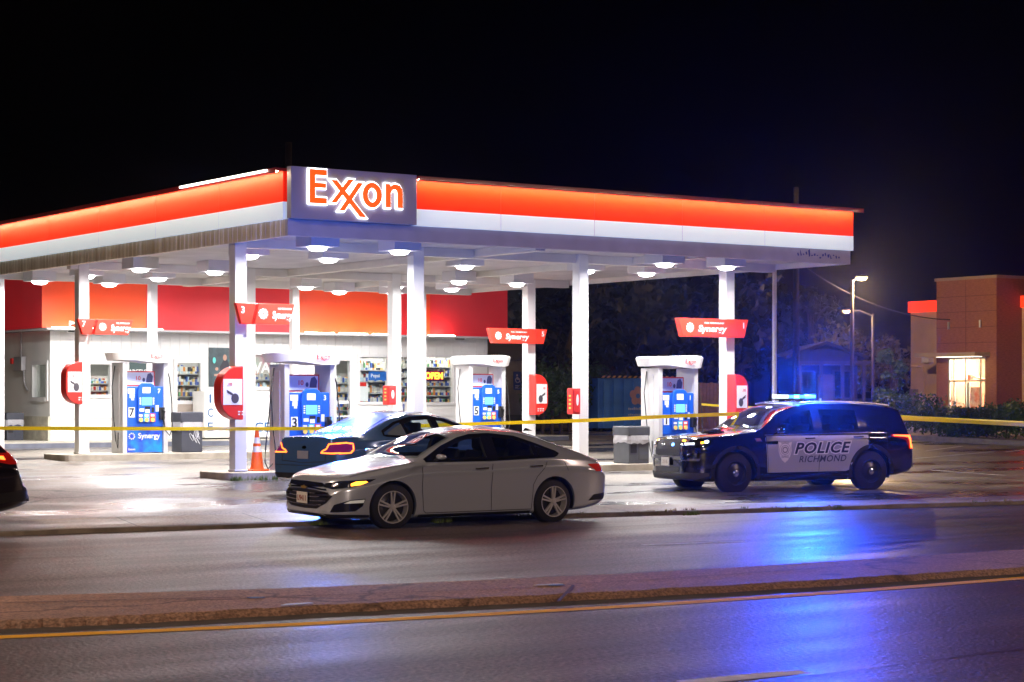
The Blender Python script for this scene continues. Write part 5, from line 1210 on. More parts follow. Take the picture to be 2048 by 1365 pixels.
for k in range(6):
    y = -.5 + .2 * k; bar_on(suv, 'bar_module', 2.67, 2.93, .19, 1.802, 1.865, (M_bd, M_bb, M_bd, M_bw, M_bw, M_bw)[k], yo=y, parent=lb, bev=.01)
for sx in (-.45, .45): bar_on(suv, 'bar_foot', 2.74, 2.86, .06, 1.72, 1.776, M_black, yo=sx, parent=lb)
def aimed(car, name, loc, dirw, power, col, size, blend=.6, rad=.08):
    l = bpy.data.lights.new(name, 'SPOT'); l.energy = power; l.color = col; l.spot_size = R(size); l.spot_blend = blend; l.shadow_soft_size = rad
    lo = bpy.data.objects.new(name, l); COL.objects.link(lo); lo.parent = car.t; lo.location = loc
    d = Matrix.Rotation(-car.t.rotation_euler.z, 3, 'Z') @ Vector(dirw); lo.rotation_euler = d.to_track_quat('-Z', 'Y').to_euler(); return lo
BLUE = (.03, .12, 1)
aimed(suv, 'strobe_light_front', (2.80 - suv.L / 2, -.50, 1.98), (-.25, -1, -.22), BLUE_POWER * 1.5, BLUE, 110)
aimed(suv, 'strobe_light_back', (2.80 - suv.L / 2, .62, 1.98), (.75, .66, .02), BLUE_POWER * .35, BLUE, 72)
aimed(suv, 'strobe_glare_spot', (2.80 - suv.L / 2, -.55, 2.0), (-.68, -.73, .22), BLUE_POWER * 12, (.002, .06, 1), 56, .8)  # added spot towards the camera, makes the blue glare in the haze
l = bpy.data.lights.new('strobe_light', 'POINT'); l.energy = BLUE_POWER * .4; l.color = BLUE; l.shadow_soft_size = .09
lo = bpy.data.objects.new('strobe_light', l); COL.objects.link(lo); lo.parent = suv.t; lo.location = (2.80 - suv.L / 2, -.80, 2.02)
mb = MB(); mb.tube([(3.35 - suv.L / 2, -.1, 1.74), (3.35 - suv.L / 2, -.1, 1.80)], .02, 8); mb.obj('roof_antenna', M_lbl, suv.t)

# ---- dark unmarked police sedan seen from behind
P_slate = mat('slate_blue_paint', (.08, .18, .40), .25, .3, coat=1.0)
cr_sp = dict(L=5.15, r=.365, rim=.235, axles=(1.02, 3.89), gap=.055, tw=.24,
    top=[(0, .66), (.03, .76), (.1, .83), (.3, .89), (.8, .97), (1.3, 1.04), (1.45, 1.07), (1.85, 1.29), (2.3, 1.46), (2.7, 1.53), (3.1, 1.535), (3.5, 1.48), (3.9, 1.36), (4.25, 1.21), (4.42, 1.14), (4.7, 1.12), (4.95, 1.105), (5.04, 1.09), (5.07, 1.03), (5.10, .85), (5.12, .66), (5.15, .55)],
    belt=[(0, .56), (.1, .74), (.3, .82), (1.4, .98), (3.6, 1.04), (4.6, 1.0), (4.95, .97), (5.08, .9), (5.15, .5)],
    w=[(0, .60), (.05, .72), (.2, .84), (.5, .93), (.9, .965), (4.2, .965), (4.6, .955), (4.9, .925), (5.05, .87), (5.12, .80), (5.15, .72)],
    wb=[(0, .56), (.1, .74), (.5, .88), (1.0, .93), (3.9, .93), (4.5, .88), (4.9, .80), (5.08, .72), (5.15, .6)],
    wr=[(0, .5), (.1, .66), (.4, .76), (1.0, .82), (1.45, .82), (1.9, .72), (2.4, .62), (3.2, .60), (3.8, .61), (4.3, .68), (4.6, .75), (5.0, .70), (5.08, .64), (5.15, .55)],
    drop=[(0, .04), (.3, .045), (1.4, .04), (1.9, .06), (2.5, .065), (3.9, .06), (4.4, .03), (5.0, .03), (5.15, .03)],
    bot=[(0, .28), (.1, .22), (.5, .19), (1.5, .19), (3.6, .19), (4.5, .24), (4.95, .30), (5.15, .36)])
hd = R(45); h_w = Vector((CR * math.cos(hd) + SR * math.sin(hd), -SR * math.cos(hd) + CR * math.sin(hd), 0))     # heading (rear -> front)
Zr = 35.6; rx_ = (604 - 1024) / FPX * Zr; Rr = Vector((CR * rx_ + SR * Zr, -SR * rx_ + CR * Zr, 0)); cc = Rr + h_w * (5.15 / 2)
cq = [[(1.74, 1.035), (2.02, 1.225), (2.38, 1.35), (2.62, 1.385), (2.62, 1.06)], [(2.72, 1.065), (2.72, 1.395), (3.18, 1.375), (3.42, 1.32), (3.42, 1.09)]]
cr_sp.update(cabin=(1.50, 4.1, .45), side_open=cq, top_open=[([(1.46, 0), (1.48, .4), (1.58, .70), (1.9, .65), (2.25, .57), (2.3, 0)], .98)])
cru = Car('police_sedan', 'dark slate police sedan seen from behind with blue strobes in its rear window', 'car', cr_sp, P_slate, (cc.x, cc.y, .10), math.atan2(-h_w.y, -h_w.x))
cru.wheels('steel', MATS['steel_black'])
W = [(1.62, 1.02), (1.98, 1.24), (2.35, 1.37), (2.8, 1.425), (3.2, 1.41), (3.6, 1.32), (3.95, 1.17), (3.98, 1.10), (3.6, 1.075)]
cru.patch('pillar_trim', [(2.60, 1.05), (2.74, 1.06), (2.74, 1.40), (2.60, 1.39)], 'side', M_trim, .0045)
cru.patch('pillar_trim', [(3.41, 1.08), (3.50, 1.085), (3.50, 1.32), (3.41, 1.345)], 'side', M_trim, .0045)
cru.seam('window_frame', W, 'side', M_trim, .04, .005, closed=True, parent=cru.t)
Gc = mat('pale_glass', (.16, .20, .19), .05, spec=.8)
for q in cq: cru.patch('side_window', q, 'side', G_see, .008); cru.seam('window_rubber', q, 'side', M_trim, .04, .0085, closed=True, parent=cru.t)
cru.interior(1.52, (2.4, 3.3), .52)
cru.patch('quarter_window', [(3.48, 1.09), (3.48, 1.30), (3.62, 1.25), (3.88, 1.14), (3.88, 1.11)], 'side', Gc, .008)
cru.patch('windscreen', [(1.40, 0), (1.42, .4), (1.54, .74), (1.9, .69), (2.25, .60), (2.3, 0)], 'top', G_clear, .006, sym=True, both=False)
rg = cru.patch('rear_window', [(3.42, 0), (3.42, .47), (3.8, .52), (4.18, .60), (4.32, .62), (4.38, .3), (4.39, 0)], 'top', mat('rear_glass_glow_blue', (.003, .12, .7), .3, spec=.15), .006, sym=True, both=False)[0]  # blue strobe glow put into the glass colour
M_rs = mat('rear_strobe', (.6, .9, 1), .3, emi=(.45, .80, 1), es=25)
for k in range(4): cru.patch('rear_strobe', [(4.18, -.45 + .26 * k), (4.27, -.45 + .26 * k), (4.27, -.32 + .26 * k), (4.18, -.32 + .26 * k)], 'top', M_rs, .014, both=False, parent=rg, g=.04)
for pth in ([(2.67, 1.07), (2.66, .3)], [(3.55, 1.06), (3.5, .8), (3.4, .6), (3.38, .3)], [(1.45, 1.0), (1.5, .3)]): cru.seam('door_seam', pth, 'side', M_seam, .009)
for x in (2.5, 3.42):
    for sg in (-1, 1): cru.handle(x, .93, M_chrome, sg)
cru.mirror(1.85, 1.05, P_slate, .11, .2, .09)
for o, sg in zip(cru.patch('tail_light', [(.44, .80), (.50, .79), (.95, .80), (1.02, .86), (1.02, .98), (.90, 1.0), (.60, .985), (.54, .88)], 'rear', mat('tail_purple', (.10, .01, .04), .12, emi=(.5, .02, .3), es=.25), .007, g=.03), (-1, 1)):
    cru.seam('lit_rim', [(.46, .81), (.72, .805), (.94, .815), (.99, .87), (.99, .965), (.88, .98), (.62, .965), (.575, .88), (.50, .845)], 'rear', M_tail_yel, .024, .012, both=False, sg=sg, closed=True, parent=o, step=.03)
cru.seam('boot_seam', [(-.60, .98), (-.56, .80), (-.55, .66), (0, .63), (.55, .66), (.56, .80), (.60, .98)], 'rear', M_seam, .012, .004, both=False)
cru.seam('bumper_seam', [(-1.1, .60), (-.6, .585), (0, .58), (.6, .585), (1.1, .60)], 'rear', M_seam, .010, .004, both=False)
vs = cru.patch('badge_oval', ell(0, .90, .065, .028, 16), 'rear', M_chrome, .010, both=False, g=.04)
cru.patch('reflector', [(.72, .47), (.92, .47), (.92, .50), (.72, .50)], 'rear', mat('reflector_red', (.6, .03, .03), .3), .008, g=.03)
bar_on(cru, 'licence_plate', 5.128, 5.14, .30, .70, .84, mat('plate_dim', (.35, .38, .42), .4), bev=.004)
cru.patch('lower_bumper', [(0, .36), (.8, .36), (1.1, .33), (1.1, .42), (.7, .45), (0, .45)], 'rear', M_black, .008, sym=True, both=False, g=.04)
mb = MB(); mb.cyl(0, 0, 0, .14, .012, 8); ob = mb.obj('roof_antenna', M_black, cru.t); ob.location = (2.75 - 5.15 / 2, 0, 1.52)
l = bpy.data.lights.new('rear_strobe_light', 'POINT'); l.energy = BLUE_POWER * .9; l.color = (.01, .14, 1); l.shadow_soft_size = .08
lo = bpy.data.objects.new('rear_strobe_light', l); COL.objects.link(lo); lo.parent = cru.t; lo.location = (4.55 - 5.15 / 2, 0.0, 1.42)

# ---- dark crossover at the left edge
cx_sp = dict(L=4.62, r=.36, rim=.235, axles=(.92, 3.66), gap=.055,
    top=[(0, .78), (.04, .88), (.2, .97), (1.1, 1.08), (1.3, 1.12), (1.7, 1.40), (2.1, 1.58), (2.6, 1.655), (3.2, 1.645), (3.7, 1.58), (3.9, 1.53), (4.35, 1.17), (4.42, 1.10), (4.46, .95), (4.50, .80), (4.58, .72), (4.62, .58)],
    belt=[(0, .68), (.2, .88), (1.4, 1.0), (3.4, 1.08), (4.3, 1.05), (4.45, .98), (4.62, .5)],
    w=[(0, .62), (.1, .76), (.4, .88), (.8, .92), (3.9, .92), (4.3, .87), (4.5, .80), (4.62, .70)],
    wb=[(0, .58), (.1, .72), (.8, .88), (3.8, .88), (4.3, .80), (4.62, .62)],
    wr=[(0, .5), (.3, .74), (1.3, .78), (1.8, .68), (2.3, .62), (3.5, .60), (3.9, .60), (4.4, .66), (4.62, .55)],
    drop=[(0, .04), (1.3, .04), (2, .06), (3.9, .06), (4.4, .05), (4.62, .03)],
    bot=[(0, .32), (.2, .24), (1.5, .22), (3.3, .22), (4.2, .32), (4.62, .42)])
q = onZ(60, 1070, .0); 
cro = Car('crossover', 'dark crossover at the left edge with one glowing red tail light', 'car', cx_sp, mat('plum_black_paint', (.010, .008, .014), .16, coat=1.0), (q.x - 4.62 / 2 + .1, q.y + 1.0, .0), 0)
cro.wheels('alloy', mat('alloy_dark', (.1, .1, .11), .3, .8))
cro.patch('side_window', [(1.5, 1.09), (1.9, 1.36), (2.3, 1.50), (2.8, 1.53), (3.4, 1.49), (3.85, 1.36), (4.0, 1.22), (3.9, 1.15)], 'side', G_dark, .006)
cro.patch('rear_window', [(3.92, 0), (3.92, .50), (4.3, .58), (4.3, 0)], 'top', G_dark, .006, sym=True, both=False)
for o, sg in zip(cro.patch('tail_light', [(.6, .96), (.9, .96), (1.25, 1.04), (1.25, 1.12), (.6, 1.11)], 'rear', M_tail, .007, g=.03), (-1, 1)):
    cro.patch('tail_lamp', [(.94, 1.02), (1.20, 1.055), (1.20, 1.085), (.94, 1.07)], 'rear', M_tail_on, .012, both=False, parent=o, sg=sg, g=.03)
cro.patch('lower_bumper', [(0, .45), (.9, .45), (1.2, .40), (1.2, .55), (.8, .60), (0, .60)], 'rear', M_black, .008, sym=True, both=False, g=.04)
cro.patch('windscreen', [(1.34, 0), (1.4, .66), (1.9, .6), (1.95, 0)], 'top', G_dark, .006, sym=True, both=False)
# ------------------------------------------------------------------ surroundings: poles, lamps, trees, houses, dumpster, restaurant, hedge
def base(px, D):
    p = atD(px, 800, D); return Vector((p.x, p.y, lot(p.y)))
def zD(py, D): return CZ + (HY - py) / FPX * D
b = base(1549, 58); t = thing('flagpole', 'slim white pole rising behind the police SUV', 'pole', tuple(b))
mb = MB(); mb.cyl(0, 0, 0, 6.0, .075, 12, r2=.06); mb.obj('shaft', M_white, t, smooth=True); mb = MB(); mb.cyl(0, 0, 0, .06, .16, 12); mb.obj('base_plate', M_grey, t)
def pole(px, D, top, label, r=.13, arms=True):
    b = base(px, D); t = thing('utility_pole', label, 'utility pole', tuple(b)); h = zD(top, D) - b.z
    mb = MB(); mb.cyl(0, 0, 0, h, r, 10, r2=r * .7); mb.obj('pole', mat('pole_wood', (.022, .018, .016), .9, noise=.3), t, smooth=True)
    if arms:
        mb = MB(); mb.box(-1.1, 1.1, -.05, .05, h - .6, h - .48); mb.obj('crossarm', MATS['pole_wood'], t)
        for x in (-1, -.5, .5, 1):
            mb = MB(); mb.cyl(x, 0, h - .47, h - .3, .05, 8); mb.obj('insulator', M_grey, t)
        mb = MB(); mb.cyl(.35, -.1, h - 1.9, h - 1.1, .22, 12); mb.obj('transformer', M_grey, t, smooth=True)
    return Vector((b.x, b.y, b.z + h))
pt1 = pole(1592, 74, 500, 'dark utility pole right of the slim white pole', .11, False)
pt2 = pole(577, 68, 285, 'dark utility pole standing above the canopy corner', .16, False)
pt3 = pole(1592, 80, 375, 'far dark utility pole above the canopy at the right', .15, False)
def wire(a, b, sag, label, r=.02):
    P = [a.lerp(b, k / 20) - Vector((0, 0, sag * 4 * (k / 20) * (1 - k / 20))) for k in range(21)]; tag(MB().tube(P, r, 5).obj('power_line', M_black), label, 'power line')
wire(pt1 - Vector((0, 0, .4)), atD(1900, 640, 76), .5, 'overhead wire from the dark pole to the right')
def lamp_post(px, D, ytop, hx, label, arm=0.5, hd=1):
    b = base(px, D); t = thing('lamp_post', label, 'lamp post', tuple(b), group='lit lamp posts at the right'); h = zD(ytop, D) - b.z
    mb = MB(); mb.cyl(0, 0, 0, h, .085, 10, r2=.06); mb.obj('pole', mat('lamp_pole', (.10, .09, .08), .6), t, smooth=True)
    r = Vector((CR, -SR, 0)) * hd; e = r * hx
    mb = MB(); mb.tube([(0, 0, h - .1), (e.x * .5, e.y * .5, h + arm * .3), (e.x, e.y, h + arm * .3)], .035, 6); mb.obj('arm', MATS['lamp_pole'], t)
    o = Vector((e.x, e.y, h + arm * .3)); mb = MB(); mb.lathe([(0, .10), (.18, .08), (.24, .0)], 16, 0, T(o.x, o.y, o.z)); hh = mb.obj('head', M_dark, t, smooth=True)
    mb = MB(); mb.lathe([(.22, -.002), (.16, -.09), (0, -.12)], 16, 0, T(o.x, o.y, o.z)); mb.obj('lens', mat('warm_lens', (1, .8, .5), .4, emi=(1, .50, .13), es=1.5), hh, smooth=True)
    l = bpy.data.lights.new('lamp_light', 'POINT'); l.energy = 2000 if px < 1720 else 500; l.color = (1, .62, .28); l.shadow_soft_size = .07
    lo = bpy.data.objects.new('lamp_light', l); COL.objects.link(lo); lo.parent = t; lo.location = o - Vector((0, 0, .4))
lamp_post(1704, 74, 560, .35, 'tall lit lamp post nearest the restaurant', .3)
lamp_post(1746, 90, 628, 1.15, 'shorter lit lamp post with a long arm reaching left', .5, -1)

def leaf_mat(name, c, c2): return mat(name, c, .6, col2=c2, ns=3)
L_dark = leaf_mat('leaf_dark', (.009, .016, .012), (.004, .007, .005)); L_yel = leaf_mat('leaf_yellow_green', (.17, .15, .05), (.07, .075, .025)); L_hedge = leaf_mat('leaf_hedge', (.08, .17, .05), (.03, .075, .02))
M_bark = mat('bark', (.07, .055, .045), .9, noise=.3, bump=.5, bs=10)
def leaves(mb, c, rad, n, s, flat=1.0):
    for _ in range(n):
        d = Vector((random.gauss(0, 1), random.gauss(0, 1), random.gauss(0, 1))).normalized() * random.random() ** .4
        p = Vector(c) + Vector((d.x * rad[0], d.y * rad[1], d.z * rad[2])); u = Vector((random.uniform(-1, 1), random.uniform(-1, 1), random.uniform(-1, 1))).normalized()
        v = u.cross(Vector((random.uniform(-1, 1), random.uniform(-1, 1), random.uniform(-1, 1)))).normalized(); k = s * random.uniform(.6, 1.3)
        mb.add([p - u * k, p + v * k * .5, p + u * k, p - v * k * .5], [(0, 1, 2, 3)])
def tree(px, D, ytop, rw, label, lm, n=2600, leaf=.16, seed=1, trunk=.32, cat='tree', group=None, gap=.25):
    random.seed(seed); b = base(px, D); t = thing('tree', label, cat, tuple(b), group=group); h = zD(ytop, D) - b.z
    br = MB(); br.tube([(0, 0, 0), (.1, .05, h * .25), (-.05, .1, h * .5), (0, 0, h * .75)], trunk, 8, taper=.3); cr = MB(); blobs = []
    for k in range(15):
        a = random.uniform(0, 6.28); r = rw * random.uniform(.15, .85); z = h * random.uniform(.34, .90); r *= 1 - .6 * abs(z / h - .55)
        e = (r * math.cos(a), r * math.sin(a), z); br.tube([(0, 0, h * random.uniform(.25, .5)), (e[0] * .5, e[1] * .5, z * .85), e], trunk * .3, 5, taper=.3); blobs.append(e)
    for e in blobs:
        s_ = random.uniform(.22, .42) * rw; leaves(cr, e, (s_, s_, s_ * .75), n // 15, leaf)
    br.obj('trunk', M_bark, t); cr.obj('crown', lm, t); return t
G1 = 'dark trees behind the lot'
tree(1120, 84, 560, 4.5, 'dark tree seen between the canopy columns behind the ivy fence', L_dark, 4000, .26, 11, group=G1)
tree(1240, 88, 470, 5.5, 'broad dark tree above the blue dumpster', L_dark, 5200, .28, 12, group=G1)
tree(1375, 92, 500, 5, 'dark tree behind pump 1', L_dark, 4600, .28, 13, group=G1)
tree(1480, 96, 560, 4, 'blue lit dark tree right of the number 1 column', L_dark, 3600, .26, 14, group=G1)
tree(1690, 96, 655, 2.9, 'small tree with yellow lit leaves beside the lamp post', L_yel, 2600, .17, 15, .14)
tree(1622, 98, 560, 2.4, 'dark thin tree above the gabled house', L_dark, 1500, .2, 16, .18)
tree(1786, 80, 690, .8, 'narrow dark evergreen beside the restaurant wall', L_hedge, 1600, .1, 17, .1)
def house(px, D, wpx, yeave, yridge, label, col, seed, depth=8, rz=0.0):
    b = base(px, D); W_ = wpx / FPX * D; t = thing('house', label, 'house', tuple(b), -TH + rz); he = zD(yeave, D) - b.z; hr = zD(yridge, D) - b.z
    mb = MB(); mb.box(-W_ / 2, W_ / 2, 0, depth, -.3, he); mb.prism([(-W_ / 2, he), (W_ / 2, he), (0, hr - .15)], .02, .2, M=Matrix(((1, 0, 0, 0), (0, 0, 1, 0), (0, 1, 0, 0), (0, 0, 0, 1))))
    wl = mb.obj('wall', mat('siding_%d' % seed, col, .7, noise=.2), t)
    for s_ in (-1, 1):
        vs = [(s_ * (W_ / 2 + .4), -.5, he - .25), (s_ * (W_ / 2 + .4), depth + .3, he - .25), (0, depth + .3, hr), (0, -.5, hr)]; vs += [(v[0], v[1], v[2] + .14) for v in vs]
        MB().add(vs, [(0, 1, 2, 3), (4, 5, 6, 7), (0, 1, 5, 4), (1, 2, 6, 5), (2, 3, 7, 6), (3, 0, 4, 7)]).obj('roof', mat('shingle', (.03, .03, .032), .8, noise=.3), t)
    for k in (-.28, .28):
        mb = MB(); mb.box(W_ * k - .45, W_ * k + .45, -.06, -.002, 1.0, 2.3); f_ = mb.obj('window', MATS.get('porch_grey') or mat('porch_grey', (.05, .05, .055), .6), t); mb = MB(); mb.box(W_ * k - .37, W_ * k + .37, -.075, -.05, 1.08, 2.22); mb.obj('pane', G_dark, f_)
    mb = MB(); mb.box(-.45, .45, -.05, -.002, 0, 2.1); mb.obj('door', mat('house_door', (.15, .1, .08), .6), t)
    mb = MB(); mb.box(-W_ / 2 - .2, W_ / 2 + .2, -2.0, -.01, he - .5, he - .35)
    mb.obj('porch_roof', mat('porch_grey', (.05, .05, .055), .6), t)
    for k in (-.48, -.16, .16, .48):
        mb = MB(); mb.box(W_ * k - .07, W_ * k + .07, -1.95, -1.8, 0, he - .5); mb.obj('porch_post', MATS['porch_grey'], t)
    return t
house(1650, 88, 130, 708, 690, 'low house with white porch posts behind the lamp posts', (.025, .025, .03), 1)
house(1520, 104, 150, 690, 625, 'tall dark house behind the slim white pole', (.10, .09, .10), 2)
house(1280, 100, 120, 735, 650, 'dark house with a shallow roof behind the dumpster', (.10, .08, .07), 3)
house(1110, 104, 110, 735, 680, 'dark house seen far behind pump 5', (.09, .09, .09), 4)
# ivy covered fence behind the dumpster
random.seed(21); a = base(1066, 68); b = base(1205, 75); t = thing('ivy_hedge', 'ivy covered fence behind the columns left of the dumpster', 'hedge', tuple(a)); d = b - a; cr = MB()
for k in range(26):
    p = d * (k / 25); leaves(cr, (p.x, p.y, 1.5 + random.uniform(-.15, .35)), (.55, .4, .85), 210, .09)
cr.obj('foliage', L_hedge, t); mb = MB()
for k in range(9): q = d * (k / 8); mb.box(q.x - .05, q.x + .05, q.y - .05, q.y + .05, 0, 1.9)
mb.obj('fence_post', M_bark, t); mb = MB()
for z in (.5, 1.1, 1.7): mb.tube([(0, 0, z), (d.x, d.y, z)], .03, 5)
mb.obj('fence_rail', M_bark, t)
a = base(1300, 76); b = base(1480, 78); t = thing('board_fence', 'dark board fence behind pump 1', 'fence', tuple(a)); d = b - a; n = int(d.length / .16)
mb = MB(); rz_ = math.atan2(d.y, d.x)
for k in range(n): mb.box(k * .16, k * .16 + .145, 0, .03, 0, 1.75 + random.uniform(-.03, .03))
o = mb.obj('boards', mat('fence_wood', (.10, .06, .05), .8, noise=.3), t); o.rotation_euler.z = rz_
b = base(1264, 90); t = thing('brick_chimney', 'reddish brown brick chimney stub above the dumpster', 'chimney', tuple(b)); mb = MB(); mb.box(-.9, .9, 0, 1.0, 0, zD(712, 90) - b.z); mb.obj('stack', mat('brick_brown', (.22, .08, .05), .8, noise=.3, ns=5), t); mb = MB(); mb.box(-1.0, 1.0, -.1, 1.1, zD(712, 90) - b.z, zD(709, 90) - b.z); mb.obj('cap', M_conc, t)
# dumpster
p = onLot(1196, 864); D = 74; W_ = 3.9
t = thing('dumpster', 'large blue steel waste container with a pale flower emblem behind pump 1', 'dumpster', (p.x, p.y, lot(p.y)), R(-8))
M_dump = mat('dumpster_blue', (.08, .27, .75), .45, noise=.2, ns=1.6, bump=.15, bs=6)
mb = MB(); mb.box(0, W_, 0, 1.9, .12, 1.92); mb.obj('body', M_dump, t, bev=.02)
for k in range(9):
    mb = MB(); mb.box(.2 + k * .42, .26 + k * .42, -.05, -.002, .15, 1.85); mb.obj('rib', M_dump, t)
mb = MB(); mb.box(-.04, W_ + .04, -.06, 1.96, 1.922, 1.97); ld = mb.obj('lid', M_black, t)
for k in range(17):
    mb = MB(); mb.prism([(.1 + k * .22, 0), (.2 + k * .22, 0), (.27 + k * .22, .08), (.17 + k * .22, .08)], 0, .02, M=F((0, -.062, 1.93), (1, 0, 0), (0, 0, 1))); mb.obj('hazard_stripe', mat('stripe_orange', (.75, .42, .12), .5), ld)
for k in range(5):
    a = R(90 + 72 * k); mb = MB(); mb.prism(ell(1.62 + .20 * math.cos(a), 1.28 + .20 * math.sin(a), .15, .15, 14), 0, .006 + .001 * k, M=FR(0, 0, -.052)); mb.obj('emblem_petal', mat('emblem_pink', (.55, .33, .33), .5), t)
mb = MB(); mb.prism(ell(1.62, 1.28, .09, .09, 12), 0, .014, M=FR(0, 0, -.052)); mb.obj('emblem_centre', M_dump, t)
mb = MB(); random.seed(9); x = 1.22
while x < 2.02:
    mb.box(x, x + .05, -.058, -.052, .78, .78 + random.uniform(.06, .10)); mb.box(x, x + .045, -.058, -.052, .58, .58 + random.uniform(.04, .07)); x += .075
mb.obj('lettering', mat('letter_pale', (.6, .62, .7), .5), t)
for x in (.3, 3.5):
    mb = MB(); mb.cyl(x, .3, 0, .13, .09, 10); mb.cyl(x, 1.6, 0, .13, .09, 10); mb.obj('wheel', M_black, t)

# ------------------------------------------------------------------ restaurant with drive-through bay
XR = 62.1; a = onX(1993, 800, XR); b2 = onX(1873, 800, XR); zr0 = lot(58) - .02
ty0, ty1 = a.y, b2.y; XM = XR + 1.5
rest = thing('restaurant', 'tan and brick fast food restaurant with lit drive-through window and glowing red bands', 'building', (XR, ty0, zr0))
RM = T(-XR, -ty0, -zr0)
def robj(mb, *a, parent=None, **k): mb.v = [tuple(RM @ Vector(v)) for v in mb.v]; return mb.obj(*a, parent=parent or rest, **k)
M_brick = mat('tower_brick', (.33, .14, .08), .75, noise=.22, ns=6, stretch=(1, 1, 5))
M_tan = mat('tan_stucco', (.60, .44, .28), .8, noise=.12, ns=1.2)
ztow = onX(1993, 556, XR).z; zwl = onX(1840, 604, XM).z
wy0, wy1 = onX(1971, 770, XR).y, onX(1896, 770, XR).y; wz0, wz1 = onX(1930, 819, XR).z, onX(1930, 716, XR).z
mb = MB()
def cellsX(mb, x0, x1, Y0, Y1, Z0, Z1, op):
    Ys = [Y0, op[0], op[1], Y1]; Zs = [Z0, op[2], op[3], Z1]
    for i in range(3):
        if i == 1: mb.box(x0, x1, Ys[1], Ys[2], Zs[0], Zs[1]); mb.box(x0, x1, Ys[1], Ys[2], Zs[2], Zs[3])
        else: mb.box(x0, x1, Ys[i], Ys[i + 1], Z0, Z1)
cellsX(mb, XR, XR + .25, ty0, ty1, zr0, ztow, (wy0, wy1, wz0, wz1))
mb.box(XR + .25, XR + 5, ty0, ty0 + .25, zr0, ztow); mb.box(XR + .25, XR + 5, ty1 - .25, ty1, zr0, ztow); mb.box(XR + .25, XR + 5, ty0 + .25, ty1 - .25, ztow - .6, ztow - .4)
robj(mb, 'tower_wall', M_brick)
mb = MB(); mb.box(XR - .06, XR + 5, ty0 - .06, ty1 + .06, ztow, ztow + .12); robj(mb, 'coping', mat('coping_tan', (.35, .28, .2), .6))
mb = MB()
for k in range(9):
    z = zr0 + .3 + k * .63
    if z < ztow - .1 and not wz0 - .05 < z < wz1 + .05: mb.box(XR - .006, XR - .001, ty0, ty1, z, z + .02)
mb.box(XR - .007, XR - .001, (ty0 + ty1) / 2, (ty0 + ty1) / 2 + .02, wz1 + .25, ztow); robj(mb, 'panel_joint', mat('brick_joint', (.14, .06, .04), .8))
mb = MB(); mb.box(XM, XM + .25, ty1 - .001, ty1 + 2.9, zr0, zwl); mb.box(XM, XM + .25, ty0 - 9, ty0 + .001, zr0, zwl); mb.box(XM + .25, XM + 12, ty1 + 2.65, ty1 + 2.9, zr0, zwl); robj(mb, 'tan_wall', M_tan)
mb = MB(); mb.box(XM + .1, XM + 12, ty0 - 9, ty1 + 2.8, zwl - .5, zwl - .3); robj(mb, 'roof', M_dark)
M_rband = mat('red_band_lit', (.8, .04, .01), .4, emi=(1, .045, .01), es=1.15)
for (q0, q1) in ((ty1 + .02, ty1 + 2.95), (ty0 - 9, ty0 - .02)):
    mb = MB(); mb.box(XM - .12, XM - .001, q0, q1, zwl - .45, zwl + .02); robj(mb, 'red_band', M_rband)
l = bpy.data.lights.new('band_light', 'AREA'); l.shape = 'RECTANGLE'; l.size = 3; l.size_y = .3; l.energy = 60; l.color = (1, .05, .02)
lo = bpy.data.objects.new('band_light', l); COL.objects.link(lo); lo.parent = rest; lo.location = (XM - .35 - XR, -1.8, zwl - .2 - zr0); lo.rotation_euler = (R(-90), 0, 0)
mb = MB(); mb.box(XR - .9, XR - .001, wy0 - .25, wy1 + 1.0, wz1 + .04, wz1 + .20); robj(mb, 'awning', mat('awning_beige', (.45, .38, .3), .5))
mb = MB(); mb.box(XR - .7, XR - .2, wy0, wy1, wz1 + .02, wz1 + .038); robj(mb, 'awning_lamp', mat('awning_lamp', (1, 1, .9), .5, emi=(1, .9, .7), es=3))
fr = MB()
for y_ in (wy0, wy0 + .27, (wy0 + wy1) / 2 + .05, wy1 - .33, wy1 - .06): fr.box(XR + .03, XR + .09, y_, y_ + .06, wz0, wz1)
for z_ in (wz0, wz0 + 1.12, wz1 - .06): fr.box(XR + .025, XR + .095, wy0, wy1, z_, z_ + .06)
fr.box(XR + .02, XR + .10, wy0 + .9, wy0 + 1.0, wz0, wz0 + 1.1)
f_ = robj(fr, 'drive_through_window', mat('frame_green_grey', (.42, .47, .42), .4)); mb = MB(); mb.box(XR + .055, XR + .06, wy0, wy1, wz0, wz1); robj(mb, 'pane', M_glass, parent=f_)
mb = MB(); mb.box(XR + 2.6, XR + 2.7, ty0 + .3, ty1 - .3, zr0, ztow - .7); robj(mb, 'inner_wall', mat('kitchen_wall', (.8, .72, .6), .5))
for k in range(2):
    mb = MB(); mb.box(XR + .8, XR + 2.0, wy0 + .1 + k * 1.0, wy0 + .7 + k * 1.0, wz1 + .25, wz1 + .3); robj(mb, 'ceiling_lamp', mat('kitchen_lamp', (1, 1, 1), .5, emi=(1, .90, .72), es=260))
mb = MB(); mb.box(XR + .8, XR + 1.4, wy0 + .1, wy0 + .8, zr0, wz0 + .6); mb.cyl(XR + .9, wy0 + 1.6, wz0 + 1.2, wz0 + 1.4, .12, 10); mb.tube([(XR + .9, wy0 + .7, wz0 + 1.2), (XR + .9, wy0 + 1.1, wz0 + 1.25), (XR + .9, wy0 + 1.5, wz0 + 1.35)], .04, 6); mb.box(XR + .9, XR + 1.3, wy1 - .7, wy1 - .3, zr0, wz0 + .9); robj(mb, 'kitchen_equipment', mat('kitchen_red_brown', (.4, .15, .1), .5))
